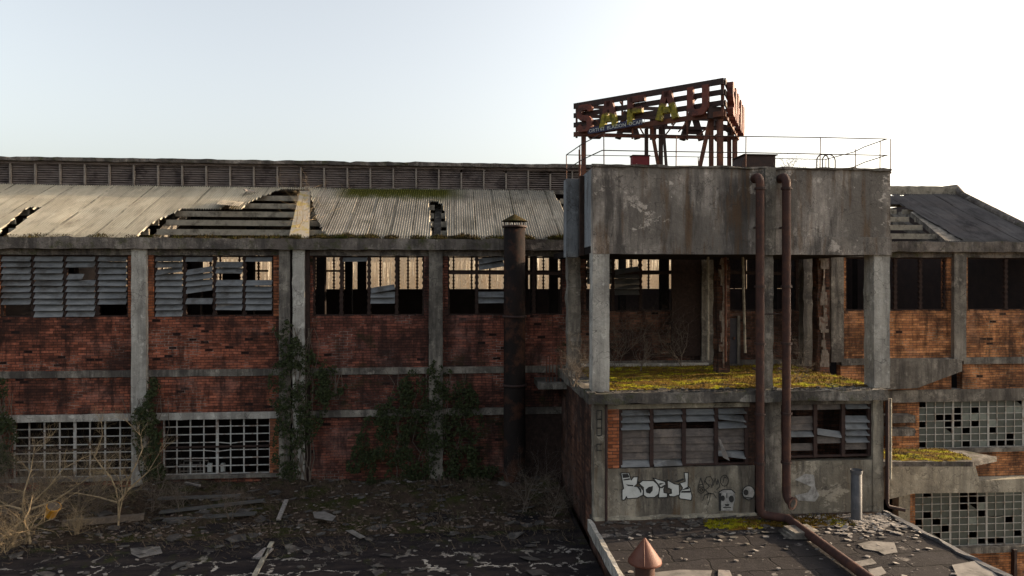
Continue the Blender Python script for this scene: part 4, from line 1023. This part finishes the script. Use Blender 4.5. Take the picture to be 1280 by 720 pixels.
face('painted_skull', 'grey spray painted skull face with two black eyes', [(405,360),(450,335),(560,335),(600,370),(605,470),(585,520),(575,600),(420,600),(410,500)],
     [circ(448,440,26,36)[:-1], circ(558,450,32,44)[:-1], [(470,515),(535,515),(520,540),(485,540)], [(405,380),(430,370),(425,600),(405,600)]], [[(405,600),(400,360),(450,330),(560,330),(605,370)], [(500,380),(500,430)], [(455,560),(550,560)]])
face('painted_skull', 'smaller grey spray painted skull turned sideways beside the left pipe', circ(780, 370, 78, 88)[:-1],
     [circ(745,365,32,38)[:-1], [(715,425),(850,432),(840,448),(725,440)]], [circ(780,370,80,90)])
MB_ = MB(); q = [(980+x/6.74-50, 570+y/6.74) for x, y in ((430,200),(520,150),(590,160),(600,260),(635,330),(600,385),(460,375),(430,330),(540,310),(570,260),(520,240))]
MB_.prism_y([(lambda p: (p.x, p.z))(at(a, c, 20.56)) for a, c in q], 20.563, 20.566)
one(MB_, 'graffiti_patch', 'grey_spray', 'faded grey painted patch on the wall right of the pipes', 'graffiti')

# =================================================================== LOW ROOFS
AZ = -8.1; AX1 = TX0-.12
la = thing('low_annex', 'low building with a flat dark roof in front of the brick facade', 'building', (-10, 16, -15))
MB().box(-30, AX1, 4, 27.15, AZ-.3, AZ).build('flat_roof', 'deck_a', la)
MB().box(-29.8, AX1-.1, 4.3, 26.9, -15, AZ-.31).build('wall', 'brick_br', la)
lb = thing('low_block', 'lower block with slate grey flat roof in front of the tank tower', 'building', (9, 14, -15))
BX1 = 13.62
MB().box(AX1+.02, BX1, 4, 20.62, BZ-.25, BZ).build('flat_roof', 'deck_b', lb)
MB().box(AX1+.06, BX1-.1, 4.2, 20.6, -15, BZ-.26).build('wall', 'brick_br', lb)
MB().rbox(AX1-.04, AX1+.08, 4, 20.5, BZ-.3, BZ+.05, 'y', j=.02).build('edge_flashing', 'col_light', lb)
MB().rbox(BX1-.12, BX1+.06, 4, 20.5, BZ-.3, BZ+.06, 'y', j=.03).build('edge_flashing', 'galv', lb)
# debris bank at the foot of the facade
def bank(x, y):
    t = max(0, min(1, (y-22.3)/4.2)); base = .42*t*t*(3-2*t)
    v = noise.fractal(Vector((x*.55, y*.8, 2)), 1.0, 2.0, 5)*.34*min(1, t*3)
    return AZ+.01+base*(.75+.45*noise.noise(Vector((x*.25, 0, 8))))+v*.95+noise.noise(Vector((x*4, y*4, 1)))*.045*min(1, t*4)
mb = MB(); nx, ny = 300, 60
for j in range(ny+1):
    for i in range(nx+1):
        x = -29+(AX1+28.85)*i/nx; y = 21.9+5.2*j/ny; mb.v.append((x, y, max(AZ-.02, bank(x, y))))
for j in range(ny):
    for i in range(nx): a = j*(nx+1)+i; mb.f.append((a, a+1, a+nx+2, a+nx+1)); mb.smooth.append(True)
tag(mb.build('debris_bank', 'debris'), 'dark mossy bank of dirt and rubble along the foot of the brick wall', 'debris', kind='stuff')
lt = MB()
for k in range(24000):
    x = random.uniform(-21, AX1-.2); y = 20.2+6.7*random.random()**.7
    dn = noise.noise(Vector((x*.7, y*.9, 4)))
    if dn < -.05 and random.random() < .75: continue
    if y < 22.3 and random.random() < .45 and noise.noise(Vector((x*.5, y*.8, 14))) < .15: continue
    z = max(AZ, bank(x, y)); a = random.uniform(0, 6.28); L = random.uniform(.06, .28); r0 = random.uniform(.006, .014); up = abs(random.gauss(0, .5))*L
    dx, dy = math.cos(a), math.sin(a)
    lt.add([(x-r0*dy, y+r0*dx, z), (x+r0*dy, y-r0*dx, z+.01), (x+dx*L, y+dy*L, z+.02+up)], [(0, 1, 2)])
M['litter'] = plain('dead_stalks', (.04, .028, .02), (.12, .085, .055), 3., spots=(.035, .04, .014))
tag(lt.build('dead_litter', 'litter'), 'dead stalks, grass and leaf litter matted over the bank below the wall', 'litter', kind='stuff')
def chips(n, fx_, zf, s0, s1, mat, name, lab):
    mb = MB()
    for k in range(n):
        x, y = fx_(); z = zf(x, y); s_ = random.uniform(s0, s1)*random.choice((.6, 1, 1, 1.6))
        a = random.uniform(0, 6.28); m_ = random.randint(4, 6); t1_, t2_ = random.gauss(0, .12), random.gauss(0, .12); pts = []
        for q in range(m_):
            an = a+6.28*q/m_; r = s_*random.uniform(.5, 1.1); dx, dy = r*math.cos(an), r*math.sin(an)*.75
            pts.append((x+dx, y+dy, z+.015+dx*t1_+dy*t2_))
        th_ = random.uniform(.008, .03)
        vs = pts+[(p[0], p[1], p[2]+th_) for p in pts]
        mb.add(vs, [tuple(range(m_))[::-1], tuple(range(m_, 2*m_))]+[(q, (q+1) % m_, (q+1) % m_+m_, q+m_) for q in range(m_)])
    return tag(mb.build(name, mat), lab, 'rubble', kind='stuff')
chips(900, lambda: (random.uniform(-20, AX1-.3), 22+abs(random.gauss(0, 1.8)) % 4.8), bank, .03, .09, 'wood', 'brown_rubble', 'small brown rubble strewn over the mossy bank')
chips(160, lambda: (random.uniform(-20, AX1-.3), random.uniform(18, 26.5)), lambda x, y: max(AZ, bank(x, y)), .03, .10, 'plate', 'pale_rubble', 'scattered pale flakes on the dark annex roof')
M['felt_dk'] = plain('dark_torn_felt', (.022, .02, .02), (.065, .057, .052), 5., spots=(.11, .10, .088))
chips(120, lambda: (random.uniform(-18, AX1-.3), random.uniform(18, 22.6)), lambda x, y: max(AZ, bank(x, y)), .08, .26, 'felt_dk', 'torn_felt_scraps', 'torn dark roofing felt scraps lying across the annex roof')
chips(420, lambda: (random.uniform(-20, AX1-.3), random.uniform(22.2, 26.7)), lambda x, y: max(AZ, bank(x, y)), .07, .22, 'felt_dk', 'dark_fragments', 'dark broken tiles and boards half buried in the bank')
chips(240, lambda: (random.uniform(TX0-.1, TX1), 20.2+abs(random.gauss(0, .35))), lambda x, y: ZP, .02, .09, 'felt_dk', 'platform_flakes', 'flakes and dirt along the edge of the tower platform')
chips(300, lambda: (random.uniform(AX1+.3, 13.4), 20.45-abs(random.gauss(0, .9))), lambda x, y: BZ, .03, .14, 'felt_dk', 'roof_dirt', 'dark scraps gathered along the foot of the graffitied wall')
def fxr():
    t = random.random(); return (random.gauss(12.3, .8) if t < .75 else random.uniform(11, 13.4), 20.3-abs(random.gauss(0, .8)))
chips(430, lambda: (lambda p: (min(13.5, p[0]), p[1]))(fxr()), lambda x, y: BZ, .04, .11, 'plate', 'slate_flakes', 'heap of pale flaked slates at the right corner of the low roof')
chips(130, lambda: (random.uniform(AX1+.3, 13.4), random.uniform(15, 20.3)), lambda x, y: BZ, .02, .08, 'plate', 'roof_flakes', 'sparse pale flakes across the slate grey roof')
# flat torn felt sheets on the low roof
flakes = [((700, 0), 0)]
def torn(pxs, z, mat, lab, name='torn_sheet'):
    p = [atz(a, c, z) for a, c in pxs]; m_ = MB(); m_.prism_z([(q.x, q.y) for q in p], z-.012, z)
    return one(m_, name, mat, lab, 'sheet')
M['felt'] = plain('pale_torn_felt', (.11, .10, .093), (.19, .175, .16), 3., spots=(.06, .055, .05))
torn([(1072, 680), (1088, 676), (1118, 678), (1122, 690), (1105, 693), (1098, 689), (1080, 686)], BZ+.03, 'felt', 'pale torn felt patch in the middle of the low roof')
torn([(1068, 702), (1090, 698), (1096, 704), (1075, 708)], BZ+.03, 'felt', 'small pale felt scrap below the torn patch')
torn([(1085, 712), (1102, 708), (1108, 716), (1092, 722)], BZ+.03, 'felt', 'small pale felt scrap at the bottom edge beside the bent pipe')
torn([(812, 716), (850, 712), (890, 713), (885, 730), (800, 730)], BZ+.03, 'felt', 'long pale felt strip beside the red vent cap')
torn([(898, 712), (912, 713), (918, 726), (897, 728)], BZ+.03, 'plate', 'square pale scrap right of the felt strip')
torn([(1190, 706), (1225, 700), (1245, 718), (1260, 730), (1200, 728)], BZ+.03, 'felt', 'pale felt patch at the right corner of the low roof')
torn([(163, 685), (200, 683), (203, 691), (175, 697), (164, 692)], AZ+.03, 'felt', 'grey board lying on the annex roof left of centre')
torn([(391, 640), (405, 639), (420, 645), (415, 651), (393, 647)], AZ+.30, 'felt', 'pale board on the mossy bank near the double column')
torn([(432, 663), (441, 662), (457, 671), (450, 673)], AZ+.06, 'felt', 'narrow pale board tilted toward the annex roof centre')
# planks
def plank(a, b, w_, lab, mat='wood', z=AZ, h=.06, name='plank', zf=None):
    p, q = atz(*a, z), atz(*b, z)
    if zf: p.z = zf(p.x, p.y)+.1; q.z = zf(q.x, q.y)+.1
    d = q-p; c = (p+q)/2; c.z += .05
    one(MB().obox(c, (d.length, w_, h), (0, -math.asin(d.z/d.length), math.atan2(d.y, d.x))), name, mat, lab, 'plank')
plank((348, 655), (358, 637), .14, 'short grey plank leaning on the mossy bank', 'plate', zf=bank)
plank((318, 722), (340, 680), .13, 'long splintered pale plank at the bottom edge', 'haunch', AZ)
plank((322, 700), (336, 688), .3, 'wide splintered board under the long pale plank', 'plate', AZ)
plank((232, 620), (250, 625), .08, 'thin white stick on the bank below the right grid window', 'plate', zf=bank)
plank((78, 665), (180, 652), .2, 'fallen grey log lying across the bank', 'twig_dk', zf=bank, h=.18)
plank((100, 612), (172, 604), .12, 'dark timber resting below the left grid window', 'twig_dk', zf=bank)
for k, (a, b) in enumerate((((200, 645), (330, 640)), ((205, 652), (320, 650)), ((198, 637), (300, 632)))):
    plank(a, b, .22, ('lowest', 'second', 'third')[k]+' dark blue grey roofing board piled under the right grid window', 'slat_dk', zf=bank)
# stacked slab at the end of the open pipe
sp_ = atz(1000, 668, BZ+.05)
for k in range(3): one(MB().obox((sp_.x+.02*k, sp_.y, BZ+.05+.07*k), (1.0-.12*k, .6, .055), (0, 0, .1*k-.1)), 'paving_slab', 'concrete', ('bottom', 'middle', 'top')[k]+' slab of the small stack beside the bent pipe', 'slab', 'slab stack on the low roof')
# yellow bucket
yb = atz(64, 642, AZ+.35); bu = thing('bucket', 'yellow plastic bucket lying on its side among bare shrubs', 'bucket', (yb.x, yb.y, yb.z))
axis = Vector((.45, -.35, .82)).normalized()
def cyl(c, ax, r0, r1, L, n=18):
    c = Vector(c); return MB().tube([c, c+ax*L*.5, c+ax*L], [r0, (r0+r1)/2, r1], n)
cyl(yb-axis*.1, axis, .15, .2, .42).build('bucket_body', 'yellow', bu); cyl(yb+axis*.31, axis, .22, .22, .03).build('rim', 'yellow', bu); cyl(yb+axis*.335, axis, .19, .19, .01).build('opening', 'twig_dk', bu)
# red vent
vx = at(806, 700, 16.2); vt_ = thing('roof_vent', 'red oxide vent pipe with a conical cap on the low roof', 'vent', (vx.x, 16.2, BZ))
za = at(805, 672, 16.2).z; zb_ = at(805, 700, 16.2).z
MB().lathe((vx.x, 16.2, 0), [(.001, za), (.03, za-.02), (.40, zb_), (.41, zb_-.05), (.38, zb_-.07), (.2, zb_-.06)], 32).build('conical_cap', 'terracotta', vt_)
MB().tube([(vx.x-.03, 16.17, za-.01), (vx.x-.12, 16.2-.385, zb_+.005)], .012, 5).build('cap_seam', 'terracotta', vt_)
MB().lathe((vx.x, 16.2, 0), [(.24, BZ), (.24, zb_-.07)], 28).build('vent_pipe', 'rust_pipe', vt_)
# hall chimney in front of the facade
chx = (gx(629, 26.3)+gx(657, 26.3))/2; ch_ = thing('steel_chimney', 'tall scorched steel chimney with a small conical hood before the brick wall', 'chimney', (chx, 26.25, AZ))
r_ = (gx(657, 26.3)-gx(629, 26.3))/2*.97; ztop = at(643, 283, 26.3).z
MB().lathe((chx, 26.25, 0), [(r_, AZ), (r_, -4), (r_*.98, -1.4), (r_*.98, ztop), (r_*.8, ztop), (r_*.8, ztop-1)], 28).build('flue', 'chimney', ch_)
for z in (-1.45, -4.1, ztop-.06): MB().lathe((chx, 26.25, z), [(r_*.99, 0), (r_+.05, .0), (r_+.05, .08), (r_*.98, .08)], 28).build('flange', 'rust_dk', ch_)
z0 = at(643, 277, 26.3).z; z1 = at(643, 268, 26.3).z
MB().lathe((chx, 26.25, 0), [(r_+.08, z0), (r_+.02, z0+.05), (.02, z1), (.001, z1+.02)], 24).build('hood', 'moss_dk', ch_)
for k in range(5): a = k*1.256+.3; MB().tube([(chx+r_*.85*math.cos(a), 26.25+r_*.85*math.sin(a), ztop-.1), (chx+r_*.95*math.cos(a), 26.25+r_*.95*math.sin(a), z0+.03)], .022, 6).build('hood_strut', 'rust_dk', ch_)
# small rusty balustrade behind the chimney
bl = thing('balustrade', 'short rusty balustrade between the chimney and the tower', 'railing', (gx(692, 25.9), 25.9, -4.2))
for px in (683, 687, 691, 696): x = gx(px, 25.9); MB().tube([(x, 25.9, -3.9), (x, 25.9, -2.9)], .02, 6).build('baluster', 'rust', bl)
x = gx(701, 25.9); MB().tube([(x, 25.9, -3.9), (x, 25.9, -2.7)], .03, 6).build('railing_post', 'rust', bl)
MB().tube([(gx(681, 25.9), 25.9, -2.95), (gx(701, 25.9), 25.9, -2.75)], .022, 6).build('handrail', 'rust', bl)
MB().box(gx(672, 25.9), gx(707, 25.9), 25.6, 27.1, -4.15, -3.9).build('landing', 'slab', bl)
# pale metal rack behind the right grid window
rk = thing('metal_rack', 'pale metal rack standing behind the right grid window', 'rack', (gx(240, 27.7), 27.7, -7.5))
x0, x1 = gx(226, 27.7), gx(257, 27.7); zt_, zb2 = at(240, 580, 27.7).z, -7.45
for x in (x0, (x0*2+x1)/3, (x0+2*x1)/3, x1):
    for y in (27.6, 28.0): MB().tube([(x, y, -8.3), (x, y, zt_)], .022, 6).build('leg', 'plate', rk)
for z in (zt_, zt_-.25):
    MB().tube([(x0, 27.6, z), (x1, 27.6, z)], .02, 6).build('rail', 'plate', rk); MB().tube([(x0, 28, z+.05), (x1, 28, z+.05)], .02, 6).build('rail', 'plate', rk)
for px in (263, 279): x = gx(px, 27.7); one(MB().rbox(x-.07, x+.07, 27.6, 27.75, -8.3, at(px, 579, 27.7).z, 'z'), 'white_post', 'white', 'white post behind the grid window, '+('left' if px == 263 else 'right')+' of the thick mullion', 'post')

# =================================================================== VEGETATION
def shrub(base, h, n, mat, lab, seed, spread=.55, trunk=.035, lean=(0, 0), name='bare_shrub', group='bare shrubs on the annex roof', mains=None):
    random.seed(seed); mb = MB(); base = Vector(base)
    def grow(p, d, L, r, lev):
        k = 4 if lev < 2 else 3; pts = [p]; rad = [r]; q = Vector(p); dd = Vector(d)
        for i in range(k):
            dd = (dd+Vector((random.gauss(0, .33), random.gauss(0, .28), random.gauss(.03, .22)))).normalized(); q = q+dd*L/k
            pts.append(q.copy()); rad.append(r*(1-.55*(i+1)/k))
            if lev < 3 and random.random() < (.95 if lev < 2 else .6):
                for m_ in range(1 if lev else 2):
                    nd = (dd+Vector((random.gauss(0, .75), random.gauss(0, .6), random.gauss(.1, .45)))).normalized()
                    grow(q.copy(), nd, L*random.uniform(.45, .75), r*(1-.55*(i+1)/k)*.68, lev+1)
        mb.tube(pts, rad, 5 if lev < 2 else 3, cap=False)
    if mains:
        for m_ in mains:
            mb.tube(m_, [trunk*(1-.75*i/(len(m_)-1)) for i in range(len(m_))], 6, cap=False)
            for i in range(1, len(m_)):
                for _ in range(3):
                    d = (Vector(m_[i])-Vector(m_[i-1])).normalized()+Vector((random.gauss(0, .8), random.gauss(0, .6), random.gauss(.2, .4)))
                    grow(Vector(m_[i]), d.normalized(), h*.32, trunk*.2, 1)
    for k in range(n):
        a = random.uniform(0, 6.28); s_ = random.uniform(.1, 1)*spread
        d = Vector((math.cos(a)*s_+lean[0], math.sin(a)*s_*.6+lean[1], 1)).normalized()
        grow(base+Vector((random.uniform(-.1, .1), random.uniform(-.1, .1), 0)), d, h*random.uniform(.6, 1), trunk*random.uniform(.5, 1), 0)
    return one(mb, name, mat, lab, 'shrub', group, origin=base)
def mpath(Y0, pts): 
    out_ = []
    for i, (a, b) in enumerate(pts): out_.append(at(a, b, Y0+.25*math.sin(i*1.7)))
    return out_
for k_, (px_, y_, h_, lab_) in enumerate(((770, 25.6, 2.3, 'dry brown creeper on the dark wall just right of the front left column'), (850, 26.2, 2.2, 'dry creeper climbing the wall left of the flaking pillar'), (1000, 25.4, 1.3, 'tangle of dry stems at the foot of the grey rear column'), (718, 21.6, 1.2, 'dry tuft on the left rim of the platform'))):
    shrub((gx(px_, y_), y_, ZP), h_, 6, 'twig_dk', lab_, 60+k_, spread=.5, trunk=.016, group='dry plants on the tower')
p1 = atz(148, 655, AZ+.15); Y1 = p1.y
shrub(p1, 1.8, 1, 'twig', 'pale forked bare sapling before the left grid window', 3, mains=[mpath(Y1, [(148, 657), (148, 630), (145, 612), (138, 596), (126, 582), (118, 571), (128, 545), (127, 530)]), mpath(Y1, [(148, 627), (156, 618), (160, 600), (170, 580), (178, 562), (176, 545), (160, 528)]), mpath(Y1, [(146, 628), (125, 622), (95, 616), (80, 625)]), mpath(Y1, [(160, 612), (185, 590), (200, 565)])], trunk=.034)
p2 = atz(37, 678, AZ+.1); Y2 = p2.y
shrub(p2, 2.0, 1, 'twig', 'pale bare sapling leaning left at the far left of the roof', 4, mains=[mpath(Y2, [(38, 680), (34, 655), (28, 635), (30, 615), (38, 590), (42, 568), (56, 555)]), mpath(Y2, [(28, 637), (10, 632), (-10, 634)]), mpath(Y2, [(30, 650), (10, 665), (-8, 682)]), mpath(Y2, [(33, 650), (38, 630), (60, 610), (80, 585), (105, 572)]), mpath(Y2, [(40, 636), (70, 625), (100, 605), (112, 595)])], trunk=.036)
sl = [(20, 655, 1.5, 'twig_dk', 'tangled grey brush low behind the leaning sapling'), (120, 648, 1.4, 'twig_dk', 'tangled dark brush at the foot of the forked sapling'), (95, 668, .8, 'twig', 'low pale brush right of the yellow bucket'), (5, 690, 1.3, 'twig', 'dense tuft of yellowish twigs in the lower left corner'), (75, 640, 2.1, 'twig_dk', 'wide grey bare shrub behind the yellow bucket'),
      (100, 640, 2.0, 'twig', 'pale spreading shrub left of the forked sapling'), (15, 640, 2.3, 'twig_dk', 'grey bare shrub at the left edge behind the leaning sapling'), (50, 632, 1.9, 'twig', 'fine twiggy shrub against the left grid window'),
      (190, 640, 1.6, 'twig_dk', 'thin grey shrub between the two grid windows'), (225, 640, 1.1, 'twig_dk', 'low grey twigs below the right grid window'),
      (290, 648, 1.2, 'twig_dk', 'sparse grey twigs beside the piled roofing boards'), (655, 640, 1.8, 'twig_dk', 'dim bare shrub at the foot of the steel chimney'), (690, 645, 1.5, 'twig_dk', 'dim bare shrub in the corner beside the tower')]
for k, (a, b, h, m_, lab) in enumerate(sl): shrub(atz(a, b, AZ+.12), h, 12 if k < 8 else 6, m_, lab, 20+k, spread=1.3 if k < 8 else .7, trunk=.013)
q = at(735, 478, 22.2); shrub((gx(722, 23.2), 23.2, ZP), 1.9, 4, 'twig_dk', 'dry creeper climbing the rear left column of the tower', 50, spread=.6, trunk=.012, group='dry plants on the tower')
shrub((gx(803, 25), 25, ZP), 1.6, 3, 'twig_dk', 'thin dry stalks at the back of the mossy platform', 51, spread=.4, trunk=.018, group='dry plants on the tower')
shrub((gx(992, 21.5), 21.5, ZP), .8, 4, 'twig_dk', 'low dry twigs beside the centre column', 52, spread=.9, trunk=.015, group='dry plants on the tower')
shrub((gx(984, 22.5), 22.5, TZ1-.1), .95, 2, 'twig_dk', 'small bare shrub growing on the tank roof', 53, spread=.6, trunk=.018, group='dry plants on the tower')
shrub((gx(1007, 22.5), 22.5, TZ1-.1), .85, 2, 'twig_dk', 'upright bare twig on the tank roof left of the ladder hoops', 54, spread=.3, trunk=.016, group='dry plants on the tower')
pp = at_roof(372, 285); shrub(pp, 1.9, 4, 'twig', 'bare sapling growing through the roof hole beside the lichen wall', 55, spread=.9, trunk=.013, group='plants on the hall roof')
random.seed(99)
def ivy(name, regions, lab, n, Y=26.9, thick=.3, size=.06, stems=16):
    """regions: (polygon px, weight)"""
    th = thing(name, lab, 'ivy', (at(regions[0][0], regions[0][1], Y).x, Y, AZ), 'ivy on the brick facade')
    mb = MB(); xs_ = [p[0] for p in regions]; cnt = 0; tries = 0
    x0, x1, y0, y1 = min(xs_), max(xs_), min(p[1] for p in regions), max(p[1] for p in regions)
    while cnt < n and tries < n*14:
        tries += 1; a = random.uniform(x0, x1); b = random.uniform(y0, y1)
        nz = noise.fractal(Vector((a*.03, b*.03, Y)), 1., 2., 4)
        if not inside((a+nz*14, b+noise.noise(Vector((a*.05, b*.05, 4)))*16), regions): continue
        if noise.noise(Vector((a*.07, b*.05, 9)))+noise.noise(Vector((a*.2, b*.2, 3)))*.7 < -.01+random.gauss(0, .18): continue
        cnt += 1
        p = at(a, b, Y); dpt = abs(random.gauss(0, thick*.5))*(1+.6*noise.noise(Vector((a*.06, b*.06, 2)))); p = Vector((p.x, Y-.02-dpt, p.z))
        s_ = size*random.choice((.5, .7, .9, 1.1, 1.6)); nrm = Vector((random.gauss(0, .6), -1, random.gauss(.5, .5))).normalized(); t_ = nrm.cross(Vector((random.gauss(0, .4), 0, 1))).normalized(); u_ = nrm.cross(t_)
        mb.add([p-t_*s_*.5, p-u_*s_*.62-nrm*.015, p+t_*s_*.5, p+u_*s_*.5-nrm*.01], [(0, 1, 2, 3)])
    mb.build('ivy_leaves', 'ivy', th)
    sm = MB()
    for k in range(stems):
        a = random.uniform(x0+(x1-x0)*.3, x1-(x1-x0)*.3); b = y1; pts = []
        while b > y0+10: pts.append(at(a, b, Y-.03)); a += random.gauss(0, 5); b -= 18
        if len(pts) > 2: sm.tube(pts, [.02*(1-.6*i/len(pts)) for i in range(len(pts))], 5)
    if sm.v: sm.build('stem', 'twig_dk', th)
ivy('ivy', [(352, 398), (372, 400), (388, 440), (412, 470), (408, 520), (385, 560), (372, 600), (350, 608), (344, 560), (336, 500), (346, 440)], 'ivy climbing the double column beside the grid window', 5200, Y=26.85, thick=.2)
ivy('ivy', [(540, 450), (556, 462), (590, 480), (605, 530), (600, 575), (640, 600), (470, 606), (430, 590), (440, 540), (475, 500), (505, 470)], 'broad ivy mass spreading below the thin column', 13000, Y=26.95, thick=.3)
ivy('ivy', [(188, 470), (200, 500), (208, 560), (205, 600), (178, 606), (168, 560), (165, 520), (178, 500)], 'ivy hanging between the two grid windows', 3300, Y=26.88, thick=.25)
ivy('ivy', [(-8, 470), (14, 480), (22, 530), (24, 590), (-15, 600)], 'dark ivy at the left edge of the facade', 1800, Y=26.9, thick=.3)
ivy('ivy', [(385, 440), (415, 455), (440, 480), (400, 500), (388, 480)], 'small ivy tuft right of the double column', 700, Y=27.05, thick=.2)
